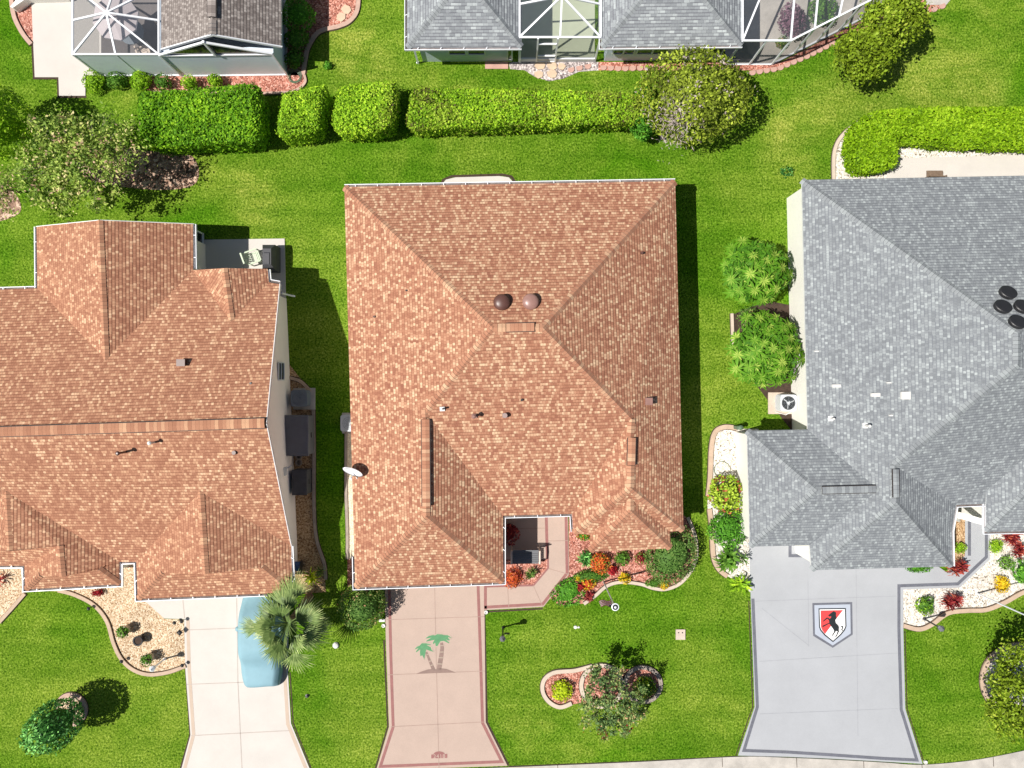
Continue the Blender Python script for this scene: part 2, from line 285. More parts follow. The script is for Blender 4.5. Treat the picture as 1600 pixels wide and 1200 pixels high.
BR = [(.0, (.26,.105,.066)), (.3, (.355,.163,.099)), (.56, (.42,.212,.13)), (.74, (.51,.305,.19)), (.92, (.63,.44,.28))]
BR2 = [(.0, (.285,.125,.075)), (.33, (.36,.172,.103)), (.60, (.425,.215,.13)), (.78, (.52,.30,.18)), (.94, (.66,.43,.27))]
GR = [(.0, (.165,.177,.188)), (.35, (.21,.225,.237)), (.6, (.245,.263,.272)), (.78, (.285,.308,.315)), (.95, (.37,.40,.40))]
TP = [(.0, (.15,.125,.115)), (.35, (.21,.18,.165)), (.65, (.28,.245,.225)), (.95, (.40,.36,.33))]
M = dict(
 lawn=lawnmat(),
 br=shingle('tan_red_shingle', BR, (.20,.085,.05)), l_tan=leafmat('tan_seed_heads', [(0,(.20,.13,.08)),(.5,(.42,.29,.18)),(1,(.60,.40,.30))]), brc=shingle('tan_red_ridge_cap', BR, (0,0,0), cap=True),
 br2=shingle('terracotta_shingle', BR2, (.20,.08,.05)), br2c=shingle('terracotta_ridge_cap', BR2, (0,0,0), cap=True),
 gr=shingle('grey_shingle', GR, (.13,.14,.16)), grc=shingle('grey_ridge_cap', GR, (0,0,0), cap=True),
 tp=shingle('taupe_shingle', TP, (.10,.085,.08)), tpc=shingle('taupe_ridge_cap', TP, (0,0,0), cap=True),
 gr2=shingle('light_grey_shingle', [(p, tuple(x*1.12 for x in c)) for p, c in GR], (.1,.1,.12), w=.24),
 vent=sol('ridge_vent_plastic', (.03,.022,.02), .7),
 white=sol('white_aluminium', (.78,.80,.83), .35, .06), gutter_in=sol('dark_gutter_floor', (.16,.13,.12), .8, .5, 6),
 wall=sol('cream_stucco', (.93,.85,.79), .9, .05, .8, .3, 60), wallw=sol('warm_white_stucco', (.84,.82,.76), .9, .04, .8, .3, 60),
 wallb=sol('blue_grey_siding', (.58,.66,.76), .7, .05), wallp=sol('frosted_vinyl_panel', (.74,.83,.90), .6, .05, 1.2),
 soffit=sol('white_soffit', (.7,.7,.7), .7),
 glass=sol('dark_window_glass', (.02,.025,.03), .08, .2, 1), frame=sol('window_frame', (.7,.72,.74), .4),
 screen=screenmat('insect_screen', (.13,.145,.17), .22), screen2=screenmat('wall_screen', (.05,.06,.07), .42),
 concw=sol('bright_concrete', (.53,.495,.455), .8, .05, .7, .2, 50, fine=.05), conc=sol('kerb_concrete', (.43,.40,.36), .85, .2, 1.3, .4, 40, fine=.12),
 pink=sol('pink_painted_concrete', (.42,.315,.26), .75, .05, .9, .35, 45, fine=.07), pinkd=sol('rose_border_paint', (.26,.11,.10), .75, .12, 3, .3, 60, fine=.18),
 grey=sol('pale_grey_painted_concrete', (.355,.366,.385), .7, .06, .5, .3, 45, fine=.05), greyd=sol('dark_grey_border_paint', (.12,.125,.15), .75, .15, 3, .3, 60, fine=.3),
 greyl=sol('pale_shield_ground', (.38,.415,.48), .7, .04),
 joint=sol('sawn_joint', (.34,.24,.20), .9), jointg=sol('sawn_joint_grey', (.29,.30,.325), .9), jointw=sol('sawn_joint_light', (.42,.36,.32), .9),
 tanb=sol('tan_border', (.47,.37,.29), .8, .05),
 asph=sol('asphalt', (.055,.055,.058), .9, .15, 1, .5, 80, fine=.2), lip=sol('shaded_butt_edge', (.15,.085,.06), .9), lipg=sol('grey_shaded_butt_edge', (.085,.09,.10), .9), soil=sol('dark_soil', (.05,.03,.02), .95, .4, 5, .5, 30),
 curb=sol('tan_kerb', (.46,.34,.25), .85, .12, 3, .4, 40, fine=.15), curbp=sol('rose_kerb', (.46,.31,.25), .85, .15, 3, .4, 40, fine=.15),
 curbw=sol('pale_kerb', (.52,.43,.35), .85, .1, 3, .4, 40, fine=.12), curbg=sol('grey_brown_kerb', (.30,.25,.21), .9, .2, 3, .4, 40),
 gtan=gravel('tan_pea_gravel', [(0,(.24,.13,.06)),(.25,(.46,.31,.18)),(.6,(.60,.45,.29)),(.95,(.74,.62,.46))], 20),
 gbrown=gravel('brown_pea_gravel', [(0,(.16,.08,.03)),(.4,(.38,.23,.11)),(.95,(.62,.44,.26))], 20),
 gwhite=gravel('white_river_rock', [(0,(.16,.12,.09)),(.14,(.50,.44,.36)),(.5,(.64,.60,.53)),(.95,(.78,.75,.70))], 17, .8),
 gpale=gravel('pale_sand_gravel', [(0,(.45,.38,.26)),(.5,(.66,.58,.43)),(.95,(.78,.70,.55))], 25, .5),
 mulch=gravel('red_mulch', [(0,(.16,.045,.03)),(.35,(.38,.13,.09)),(.7,(.52,.22,.16)),(.95,(.70,.40,.32))], 17, 1.0),
 leafl=gravel('fallen_leaf_litter', [(0,(.07,.035,.022)),(.4,(.26,.15,.10)),(.7,(.42,.27,.19)),(.95,(.60,.44,.33))], 9, 1.0),
 grock=gravel('grey_pink_pebbles', [(0,(.14,.11,.11)),(.4,(.38,.33,.32)),(.95,(.70,.62,.60))], 14, 1.0),
 flag=sol('sand_flagstone', (.56,.42,.30), .85, .12, 2, .3, 30), brickp=sol('rose_edging_brick', (.48,.29,.24), .85, .15, 2, .4, 40),
 bark=sol('brown_bark', (.16,.11,.075), .9, .3, 8, .6, 30), barkg=sol('pale_twig_bark', (.42,.36,.31), .9, .2, 8),
 black=sol('black_metal', (.018,.018,.02), .45, .2), dgrey=sol('dark_grey_cover', (.055,.055,.062), .65, .2, 3, .2, 30), mgrey=sol('mid_grey_plastic', (.13,.13,.145), .6, .1, 2),
 acg=sol('pale_grey_paint', (.52,.54,.56), .45, .08), acd=sol('blue_grey_paint', (.16,.19,.22), .45, .1),
 brownv=sol('brown_vent_metal', (.10,.045,.035), .4, .2), brownl=sol('faded_vent_metal', (.27,.15,.125), .35, .2), greyv=sol('grey_brown_vent', (.30,.22,.20), .5),
 pvc=sol('white_pvc', (.66,.65,.62), .4, .05), cover=sol('pale_blue_car_cover', (.21,.36,.42), .75, .07, 1.1, .35, 5),
 umb=sol('taupe_umbrella_cloth', (.56,.50,.51), .8, .06), cush=sol('beige_cushion', (.60,.50,.42), .8, .1), tile=sol('brown_patio_tile', (.15,.13,.125), .6, .12, 3),
 floorg=sol('pale_green_patio', (.46,.50,.36), .7, .05), shade=sol('bench_grey', (.12,.125,.135), .6, .1), oak=sol('pale_painted_wood', (.60,.49,.42), .6, .1),
 green=sol('mural_green_paint', (.075,.23,.10), .7, .14, 6), mbrown=sol('mural_brown_paint', (.22,.145,.12), .7, .12, 5), mcream=sol('mural_cream_outline', (.42,.35,.27), .7),
 red=sol('emblem_red', (.62,.05,.05), .6, .05), ink=sol('emblem_black', (.008,.013,.016), .6, .1), ewhite=sol('emblem_white', (.85,.85,.83), .6, .03),
 flagr=sol('flag_red', (.30,.03,.05), .7), flagb=sol('flag_blue', (.03,.04,.14), .7), chairg=sol('pale_green_plastic', (.52,.60,.44), .4, .05),
 blue=sol('blue_plastic', (.02,.07,.19), .5, .2), terr=sol('pot_beige', (.50,.42,.33), .7, .1), hose=sol('hose_green', (.10,.16,.10), .5),
 l_hedge=leafmat('hedge_leaf', [(0,(.035,.095,.004)),(.5,(.10,.25,.010)),(1,(.26,.45,.02))], bright=1.4),
 l_hedgey=leafmat('yellow_green_hedge_leaf', [(0,(.05,.09,.005)),(.5,(.15,.29,.012)),(1,(.34,.48,.03))], bright=1.7),
 l_hedgeo=leafmat('mottled_hedge_leaf', [(0,(.06,.045,.02)),(.25,(.09,.12,.012)),(.55,(.17,.27,.018)),(1,(.33,.42,.05))], bright=1.75),
 l_lime=leafmat('lime_hedge_leaf', [(0,(.07,.15,.004)),(.5,(.21,.38,.008)),(1,(.40,.58,.03))], bright=1.12),
 l_olive=leafmat('olive_shrub_leaf', [(0,(.05,.06,.010)),(.5,(.15,.20,.018)),(1,(.34,.40,.05))], bright=1.8),
 l_loose=leafmat('tawny_tree_leaf', [(0,(.06,.11,.02)),(.45,(.16,.24,.04)),(.75,(.33,.40,.09)),(1,(.55,.46,.24))], bright=1.6),
 l_star=leafmat('bright_rosette_leaf', [(0,(.05,.15,.012)),(.5,(.13,.31,.02)),(1,(.50,.62,.12))], bright=1.1),
 l_dark=leafmat('dark_glossy_leaf', [(0,(.012,.045,.010)),(.6,(.035,.12,.022)),(1,(.20,.44,.12))], .3, .12, 1.8),
 l_mid=leafmat('mid_green_leaf', [(0,(.03,.075,.012)),(.5,(.075,.18,.02)),(1,(.18,.32,.05))]),
 l_grn=leafmat('fresh_green_leaf', [(0,(.03,.10,.01)),(.5,(.08,.24,.02)),(1,(.19,.42,.05))]),
 l_mix=leafmat('variegated_shrub_leaf', [(0,(.035,.09,.015)),(.5,(.10,.19,.04)),(.8,(.22,.29,.08)),(1,(.40,.19,.12))]),
 l_palm=leafmat('fan_palm_leaf', [(0,(.03,.055,.014)),(.45,(.09,.14,.04)),(.8,(.21,.27,.09)),(1,(.42,.46,.20))], .4, .12),
 l_red=leafmat('red_leaf', [(0,(.10,.01,.012)),(.6,(.36,.015,.025)),(1,(.5,.04,.04))], .55, .2, 1.1),
 l_maroon=leafmat('maroon_leaf', [(0,(.07,.01,.014)),(.6,(.22,.025,.03)),(1,(.50,.13,.07))]),
 l_orange=leafmat('orange_leaf', [(0,(.20,.03,.01)),(.5,(.52,.10,.025)),(1,(.70,.25,.05))]),
 l_yellow=leafmat('yellow_leaf', [(0,(.20,.14,.01)),(.5,(.60,.40,.015)),(1,(.80,.62,.05))]),
 l_ylime=leafmat('yellow_lime_leaf', [(0,(.13,.18,.01)),(.5,(.38,.48,.015)),(1,(.62,.68,.03))]),
 l_myrtle=leafmat('myrtle_leaf', [(0,(.03,.06,.02)),(.5,(.09,.15,.05)),(.85,(.24,.28,.09)),(1,(.42,.26,.15))], bright=1.9),
 l_purple=leafmat('purple_leaf', [(0,(.08,.03,.05)),(.6,(.22,.12,.16)),(1,(.38,.30,.32))]),
 l_ash=leafmat('bare_grey_twig', [(0,(.25,.19,.17)),(.5,(.42,.35,.32)),(1,(.60,.52,.49))], .7, .1, .95),
 l_citrus=leafmat('yellow_green_tree_leaf', [(0,(.05,.08,.006)),(.4,(.16,.23,.012)),(.8,(.22,.33,.025)),(1,(.36,.42,.05))], .5, .25, 1.3),
)
# ---------------------------------------------------------------- ground, drives, beds
def sheet(name, px, z, mat, thick=0.0, kind='structure', smooth=False, parent=None, closed=True):
    if smooth: px = spline(px, 5, True)
    m = MB(); m.prism(wpts(px), z-thick, z); o = m.build(name, mat, parent)
    if parent is None: tag(o, kind=kind)
    return o
def ribbon_mb(m, pts, w, z0, z1, mi=0, closed=False):
    """raised strip of constant width along ground points (world xy)"""
    p = [Vector((q[0], q[1], 0)) for q in pts]; N = len(p); L = []; R = []
    for i in range(N):
        a = p[(i-1) % N] if (closed or i > 0) else p[i]; b = p[(i+1) % N] if (closed or i < N-1) else p[i]
        d1 = (p[i]-a); d2 = (b-p[i])
        d = ((d1.normalized() if d1.length > 1e-6 else Vector())+(d2.normalized() if d2.length > 1e-6 else Vector())).normalized()
        n = Vector((-d.y, d.x, 0))
        k = 1.0
        if d1.length > 1e-6 and d2.length > 1e-6:
            k = 1/max(.5, abs(n.dot(Vector((-d1.normalized().y, d1.normalized().x, 0)))))
        L.append(p[i]+n*w/2*k); R.append(p[i]-n*w/2*k)
    U = lambda v, z: Vector((v.x, v.y, z))
    for i in range(N if closed else N-1):
        j = (i+1) % N
        m.face([U(L[i],z1), U(R[i],z1), U(R[j],z1), U(L[j],z1)], mi)
        m.face([U(L[i],z0), U(L[i],z1), U(L[j],z1), U(L[j],z0)], mi)
        m.face([U(R[i],z1), U(R[i],z0), U(R[j],z0), U(R[j],z1)], mi)
    if not closed:
        for i in (0, -1): m.face([U(L[i],z0), U(R[i],z0), U(R[i],z1), U(L[i],z1)], mi)
def kerb(name, px, w, mat, h=.1, smooth=True, closed=False, label=None, cat='garden edging', group=None):
    if smooth: px = spline(px, 6, closed)
    m = MB(); ribbon_mb(m, wpts(px), w, -.02, h, 0, closed); ribbon_mb(m, wpts(px), w+.07, .002, .018, 1, closed); o = m.build(name, [mat, M['soil']])  # wider dark strip stands in for the shade line along the edging
    return tag(o, label, cat, group)
def lines(name, segs, w, z, mat, parent):
    m = MB()
    for s in segs: ribbon_mb(m, wpts(s), w, z-.002, z)
    return m.build(name, mat, parent)

m = MB(); m.face([(-300,-300,0),(300,-300,0),(300,300,0),(-300,300,0)]); tag(m.build('lawn', M['lawn']), kind='structure')
# soil line round the drives (a narrow dark gap where the turf is cut back)
def cutline(name, px, w=.08, z=.006, mat='soil'):
    m = MB(); ribbon_mb(m, wpts(px), w, 0.001, z); tag(m.build(name, M[mat]), kind='structure')

# street
KL = [(430,1214),(600,1208),(700,1202),(795,1198),(1000,1189.5),(1153,1181.5),(1230,1183),(1300,1186),(1380,1190.5),(1440,1194),(1520,1187),(1600,1172),(1700,1150)]
KS = spline(KL, 5)
m = MB(); ribbon_mb(m, wpts([(x, y+7.5) for x, y in KS]), .46, -.02, .055)
kb = m.build('kerb', M['conc']); tag(kb, kind='structure')
m = MB()
for i in range(3, len(KS)-1, 7):
    x, y = KS[i]; m.box((*G(x, y+7.5)[:2], .030), (.025, .46, .06), .05)
m.build('kerb_joint', M['soil'], kb)
sheet('street_gutter', [(x, y+13) for x, y in KS] + [(x, y+40) for x, y in reversed(KS)], .02, M['conc'], .02)
sheet('road', [(x, y+38) for x, y in KS] + [(1750,1600),(430,1600)], .012, M['asph'])
cutline('turf_edge', [(795,1197.5)]+[(x, y) for x, y in KL[4:6]], .05)

# left drive
LD = [(222,925),(222,934),(257,966),(288,967),(290,1045),(298,1148),(280,1215),(490,1215),(455,1130),(450,1050),(452,920)]
d = sheet('driveway', LD, .035, M['concw'], .035)
lines('painted_border', [[(294,968),(296,1045),(303,1147),(286,1212)], [(447,922),(445,1050),(450,1131),(483,1212)]], .16, .040, M['tanb'], d)
lines('sawn_joint', [[(292,984),(449,978)],[(292,1069),(447,1063)],[(299,1149),(453,1141)],[(370,920),(372,1063),(379,1212)],[(285,925),(289,966)]], .035, .0405, M['jointw'], d)
cutline('turf_edge', [(290,1041),(297,1148),(278,1215)])
cutline('turf_edge', [(453,1050),(458,1130),(492,1215)], .06)
# middle (pink) drive and walk
MD = [(601,900),(603,1000),(608,1135),(588,1203),(793,1196),(759,1128),(757,953),(849,948),(889,897),(887,780),(760,780),(760,900)]
d = sheet('driveway', MD, .035, M['pink'], .035)
lines('painted_border', [[(608,905),(611,1030),(614.5,1135),(594.5,1197),(784,1189.5),(754,1129),(750,1000),(746.5,900)],
      [(758.5,952),(758.5,915.5),(833,913.5),(855.5,887),(853,790)], [(757,948.5),(848,943.5),(886,895),(884,790)]], .14, .040, M['pinkd'], d)
lines('sawn_joint', [[(679,905),(681,1000),(686,1200)],[(604,968),(757,963)],[(606,1054),(757,1048)],[(611,1135),(757,1127.5)],
      [(857,845),(887,844.5)],[(857,888),(888,897)],[(833,914),(848,948)],[(787,826),(852,825)],[(793,914),(795,950)]], .028, .0405, M['joint'], d)
cutline('turf_edge', [(600,1000),(606,1135),(586,1203)]); cutline('turf_edge', [(848,951),(757,956),(761,1128),(795,1196)])
def zpoly(pts, ox, oy, s): return [(ox+x/s, oy+y/s) for x, y in pts]
def mural(name, polys, z, mat, parent):
    m = MB()
    for k, p in enumerate(polys): m.prism(wpts(p), z, z+.0008*k if False else z)
    return m.build(name, mat, parent)
Z7 = lambda p: zpoly(p, 630, 970, 12)
F1 = [(220,525),(260,480),(310,460),(350,415),(430,415),(520,435),(515,445),(440,447),(520,490),(530,530),(570,575),(500,555),(430,530),(420,600),(395,715),(360,640),(325,660),(315,600),(320,530),(250,585),(240,570),(290,505),(225,530)]
F2 = [(425,320),(480,280),(560,262),(600,268),(640,245),(730,250),(760,262),(840,265),(915,320),(850,300),(840,310),(880,355),(860,365),(800,345),(870,410),(860,418),(760,370),(700,380),(665,430),(640,470),(610,465),(600,400),(570,435),(555,410),(590,350),(430,385),(440,365),(530,310),(430,327)]
MO = [(240,990),(330,950),(450,910),(530,900),(620,905),(720,888),(800,895),(880,925),(985,965),(620,972)]
T1 = [(415,590),(450,575),(520,740),(600,900),(530,900),(480,760)]
T2 = [(695,410),(740,400),(765,500),(755,640),(735,780),(715,900),(630,900),(650,770),(680,620),(697,500)]
def grow(poly, k):
    c = Vector((sum(p[0] for p in poly)/len(poly), sum(p[1] for p in poly)/len(poly)))
    return [tuple(c+(Vector(p)-c)*k) for p in poly]
mur = mural('palm_mural', [Z7(grow(F1, 1.12)), Z7(grow(F2, 1.10))], .0435, M['mcream'], d)
mural('painted_fronds', [Z7(F1), Z7(F2)], .0465, M['green'], mur)
mural('painted_trunks', [Z7(MO), Z7(T1), Z7([(x, y) for x, y in T2])], .0450, M['mbrown'], mur)
m = MB()
for a, b in (((700,462),(762,458)),((690,580),(760,578)),((665,685),(750,688)),((648,800),(735,805)),((440,625),(475,622)),((487,755),(525,742)),((515,830),(560,818))):
    ribbon_mb(m, wpts(Z7([a, b])), .028, .0455, .0485)
m.build('trunk_rings', M['mcream'], mur)
# street number plate painted at the foot of the drive
arc = [(674,1184.4),(674,1178.5),(677,1178)]+[(686.3+9.3*math.cos(math.radians(a)), 1179-5.6*math.sin(math.radians(a))) for a in range(170, 0, -20)]+[(696,1177.5),(699,1177.2),(699,1183.6)]
pl = mural('house_number_panel', [arc], .0425, M['pinkd'], d)
def text(s, loc, size, mat, parent, rz=0):
    c = D.curves.new('digits', 'FONT'); c.body = s; c.size = size; c.align_x = 'CENTER'; c.align_y = 'CENTER'; c.extrude = .001; c.space_character = 1.12
    t = D.objects.new('tmp', c); COL.objects.link(t); t.rotation_euler = (0,0,rz)
    dg = bpy.context.evaluated_depsgraph_get(); me = D.meshes.new_from_object(t.evaluated_get(dg)); D.objects.remove(t)
    o = D.objects.new('house_number', me); me.materials.clear(); me.materials.append(mat); COL.objects.link(o); o.location = loc; o.rotation_euler = (0,0,rz); attach(o, parent); return o
text('2418', G(686.5, 1181.2, .0445), .27, M['pink'], pl, .04)
# right (grey) drive and walk
RD = [(1170,840),(1173,939),(1179,1104),(1153,1180),(1230,1182),(1300,1185),(1380,1189.5),(1441,1193),(1414,1107),(1411,985),(1411,921),(1499,918),(1546,874),(1546,790),(1507,790),(1507,868),(1480,895),(1400,840)]
d = sheet('driveway', RD, .035, M['grey'], .035)
lines('painted_border', [[(1176,935),(1183,1104),(1162,1172),(1230,1174.5),(1300,1179),(1380,1184.5),(1432,1187),(1407.5,1108),(1404,985),(1404,915),(1496,912),(1540.5,870),(1540.5,795)],
     [(1514,868),(1514,800)], [(1234,849),(1234,868),(1254,868)]], .15, .040, M['greyd'], d)
lines('sawn_joint', [[(1180,939),(1400,931)],[(1186,1033),(1401,1020)],[(1187,1115),(1403,1106.5)],[(1262,905),(1263,1010)],[(1337,890),(1340,1150)],[(1190,950),(1263,1008)]], .018, .0405, M['jointg'], d)
cutline('turf_edge', [(1170,939),(1176,1104),(1150,1180)], .05); cutline('turf_edge', [(1414,985),(1417,1107),(1444,1193)], .05)
Z8 = lambda p: zpoly(p, 1250, 930, 13.33)
SB = [(250,160),(1080,138),(1090,815),(675,1090),(265,840)]
em = mural('unit_emblem', [Z8(SB)], .0425, M['greyd'], d)
mural('pale_ground', [Z8([(292,202),(1038,184),(1048,792),(675,1040),(305,805)])], .0445, M['greyl'], em)
SHo = [(378,268),(948,262),(960,640),(930,720),(850,820),(680,972),(500,830),(415,730),(390,660)]
SHi = [(400,292),(925,286),(935,640),(905,708),(830,802),(680,940),(520,810),(438,715),(412,650)]
mural('shield_outline', [Z8(SHo)], .0465, M['ink'], em); mural('shield_white_field', [Z8(SHi)], .0485, M['ewhite'], em)
mural('shield_red_field', [Z8([(420,312),(888,303),(705,540),(515,800),(455,725),(425,650)])], .0505, M['red'], em)
HB = [(575,410),(600,393),(640,360),(690,325),(735,345),(745,380),(740,420),(757,470),(727,510),(738,570),(792,622),(805,660),(800,720),(806,765),(790,770),(765,742),(740,738),(725,762),(672,840),(650,835),(700,755),(698,725),(668,680),(640,640),(612,600),(600,585),(475,655),(450,643),(468,625),(600,565),(595,520),(562,482),(482,545),(468,530),(545,458),(578,460),(610,488),(640,455),(638,432),(600,440)]
mural('horse_silhouette', [Z8(HB), Z8([(762,760),(790,770),(775,810),(745,862),(718,852),(752,812)]), Z8([(842,628),(882,630),(896,668),(874,702),(886,730),(862,736),(846,705),(868,672),(862,652),(840,650)])], .0525, M['ink'], em)

# slabs and beds
sheet('patio_slab', [(300,375),(445,373),(447,470),(300,470)], .05, M['concw'], .05)
sheet('patio_slab', [(50,-120),(50,8),(55,121),(92,121),(93,150),(134,150),(134,118),(240,118),(240,-120)], .04, M['concw'], .04)
lines_p = None
cutline('turf_edge', [(50,60),(53,122.5),(90.5,122.5),(91,151.5),(135,151.5)], .1)
sheet('patio_slab', [(1385,248),(1760,238),(1760,330),(1385,330)], .04, M['concw'], .04)
sheet('patio_slab', [(810,-150),(930,-150),(929,97),(811,97)], .03, M['floorg'], .03)
sheet('patio_slab', [(159,-80),(284,-80),(284,119),(159,119)], .046, M['tile'], .02)
sheet('patio_slab', [(690,300),(690,289),(697,281),(712,277.5),(780,275.5),(795,277.5),(804,287),(804,300)], .05, M['concw'], .05, smooth=False)
cutline('turf_edge', [(687,292),(693,281),(706,275.5),(785,273),(799,276),(808,289)], .12)
Z = .012
sheet('gravel_bed', [(-20,860),(40,860),(190,860),(225,860),(225,934),(257,967),(287,968),(290,1040),(262,1048),(232,1052),(208,1044),(190,1028),(178,1003),(168,972),(148,946),(118,930),(96,924),(44,922),(24,945),(0,967),(-20,975)], Z, M['gtan'])
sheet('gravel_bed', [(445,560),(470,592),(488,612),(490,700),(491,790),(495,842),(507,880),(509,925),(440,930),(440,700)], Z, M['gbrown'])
sheet('gravel_bed', [(541,672),(575,672),(575,873),(543,873)], Z+.02, M['gpale'])
sheet('mulch_bed', [(543,873),(575,873),(575,925),(543,915)], Z, M['mulch'])
sheet('mulch_bed', [(889,790),(889,896),(858,934),(875,946),(912,943),(945,916),(970,909),(1000,912),(1020,919),(1040,920),(1062,910),(1080,890),(1088,865),(1085,835),(1070,806)], Z, M['mulch'])
sheet('mulch_bed', [(784,874),(855,874),(855,887),(833,913),(784,914)], .042, M['mulch'], .02)
sheet('mulch_bed', [(849,1080),(848,1066),(858,1053),(875,1048),(915,1044),(945,1038),(975,1046),(1008,1042),(1028,1052),(1032,1072),(1024,1088),(1005,1096),(985,1090),(945,1098),(920,1096),(875,1104),(858,1096)], Z, M['mulch'])
sheet('river_rock_bed', [(1151,670),(1130,667),(1116,676),(1110,700),(1108,745),(1105,790),(1108,810),(1113,850),(1113,872),(1122,892),(1140,902),(1172,925),(1185,925),(1185,670)], Z, M['gwhite'])
sheet('river_rock_bed', [(1411,921),(1499,918),(1546,874),(1546,800),(1720,800),(1720,910),(1600,922),(1570,938),(1540,950),(1510,952),(1480,956),(1455,974),(1435,981),(1411,976)], Z, M['gwhite'])
sheet('river_rock_bed', [(1302,300),(1303,235),(1318,208),(1350,186),(1370,200),(1760,180),(1760,300)], Z, M['gwhite'])
sheet('soil_bed', [(1143,492),(1145,547),(1180,600),(1250,690),(1250,480),(1200,470)], Z, M['soil'])
sheet('soil_bed', [(1507,795),(1507,868),(1480,893),(1470,800)], .045, M['gbrown'], .02)
sheet('mulch_bed', [(225,112),(480,112),(476,130),(462,141),(430,145),(240,143),(225,140)], Z, M['mulch'])
sheet('mulch_bed', [(444,-60),(444,118),(474,118),(478,90),(484,70),(500,50),(530,43),(548,34),(560,18),(562,-60)], Z, M['mulch'])
sheet('mulch_bed', [(20,-10),(24,25),(45,65),(52,70),(50,-10)], Z, M['mulch'])
sheet('leaf_litter', [(120,240),(150,228),(230,236),(290,240),(308,255),(310,278),(296,292),(250,297),(180,290),(130,275)], Z, M['leafl'], smooth=True)
sheet('leaf_litter', [(-20,290),(10,292),(30,312),(28,335),(-20,345)], Z, M['leafl'], smooth=True)
sheet('pebble_bed', [(795,97),(935,97),(935,110),(905,112),(880,123),(858,127),(835,120),(820,110),(797,108)], Z, M['grock'])
sheet('pebble_bed', [(935,97),(1220,97),(1330,40),(1420,0),(1440,-20),(1480,-20),(1478,10),(1445,22),(1320,55),(1215,110),(935,110)], Z, M['mulch'])
sheet('paved_patio', [(1110,-100),(1135,100),(1210,100),(1330,40),(1440,-20),(1440,-100)], Z+.015, M['conc'])
sheet('paved_patio', [(1440,-60),(1445,8),(1478,8),(1488,-4),(1490,-60)], Z+.02, M['conc'])
sheet('rose_step', [(758,97),(794,97),(794,108),(758,108)], .05, M['brickp'], .05)

K = kerb
K('bed_edging', [(0,972),(20,950),(40,927)], .17, M['curb'], label='short tan concrete edging at the left border of the front gravel')
K('bed_edging', [(92,922),(118,929),(148,945),(168,970),(178,1003),(190,1028),(208,1045),(232,1053),(262,1050),(291,1040)], .17, M['curb'], label='S shaped tan edging between the tan gravel and the left front lawn')
K('bed_edging', [(452,590),(470,596),(486,612)], .15, M['curb'], label='curved tan edging blocks beside the dark air conditioner')
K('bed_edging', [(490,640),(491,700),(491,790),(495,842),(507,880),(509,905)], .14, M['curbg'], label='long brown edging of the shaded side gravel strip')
K('bed_edging', [(541.5,672),(541,760),(543,830),(543,873)], .13, M['curbg'], label='straight edging of the pale sand strip left of the middle house')
K('bed_edging', [(912,943),(930,930),(948,915),(970,909),(1000,912),(1020,918.5),(1040,920),(1062,911),(1080,890),(1088,865),(1085,835),(1074,808)], .15, M['curbw'], label='wavy pale edging of the red mulch flower bed in front of the middle house')
K('bed_edging', [(893,1098),(875,1104),(858,1096),(848,1080),(850,1062),(866,1050),(897,1047),(925,1040)], .19, M['curbw'], label='pale open loop edging at the left end of the lawn island bed', group=None)
K('bed_edging', [(940+32*math.cos(a*math.pi/9), 1071+32*math.sin(a*math.pi/9)) for a in range(18)], .19, M['curbw'], closed=True, label='round pale edging in the middle of the lawn island bed')
K('bed_edging', [(1004+28*math.cos(a*math.pi/9), 1069+27*math.sin(a*math.pi/9)) for a in range(-9, 8)], .19, M['curbg'], label='weathered ring edging at the right end of the lawn island bed')
K('bed_edging', [(1151,669),(1132,667),(1117,675),(1111,700),(1109,745),(1106,775)], .22, M['curb'], label='curved tan edging at the top of the white rock bed by the grey roofed house')
K('bed_edging', [(1108,795),(1112,830),(1114,868),(1122,888),(1136,900)], .22, M['curb'], label='brick edging at the bottom of the white rock bed by the grey drive')
K('bed_edging', [(1411,977),(1435,982.5),(1455,975),(1480,957.5),(1510,953.5),(1540,952),(1570,940),(1600,924),(1640,915)], .2, M['curb'], label='wavy tan edging of the white rock bed beside the grey drive')
K('bed_edging', [(1302,285),(1303,237),(1318,209),(1350,186),(1380,180)], .16, M['curbw'], label='curved pale edging outside the lime hedge corner')
K('bed_edging', [(1592+58*math.cos(a*math.pi/10), 1062+55*math.sin(a*math.pi/10)) for a in range(20)], .24, M['curb'], closed=True, label='round tan edging under the yellow green tree at the right border')
K('bed_edging', [(112+23*math.cos(a*math.pi/9), 1108+24*math.sin(a*math.pi/9)) for a in range(18)], .17, M['curbp'], closed=True, label='round edging under the dark clipped tree on the left lawn')
K('bed_edging', [(474,118),(478,90),(484,70),(500,50),(530,42),(548,33),(559,15),(561,-20)], .2, M['curbp'], label='S shaped rose edging by the shaded bed of the taupe roofed house')
K('bed_edging', [(240,145),(330,146),(430,146),(462,142),(477,130),(476,118)], .12, M['curbp'], label='rose edging of the mulch strip below the frosted panels')
K('bed_edging', [(18,-10),(23,25),(36,52),(50,70)], .2, M['curbp'], label='rose edging beside the white slab in the top left corner')
K('bed_edging', [(1143,490),(1144,520),(1145,548)], .14, M['curbw'], smooth=False, label='white timber edging between the two rosette leaved trees')
sheet('gravel_bed', [(112+22*math.cos(a*math.pi/9), 1108+23*math.sin(a*math.pi/9)) for a in range(18)], .02, M['gtan'])
sheet('river_rock_bed', [(1592+57*math.cos(a*math.pi/10), 1062+54*math.sin(a*math.pi/10)) for a in range(20)], Z, M['gwhite'])

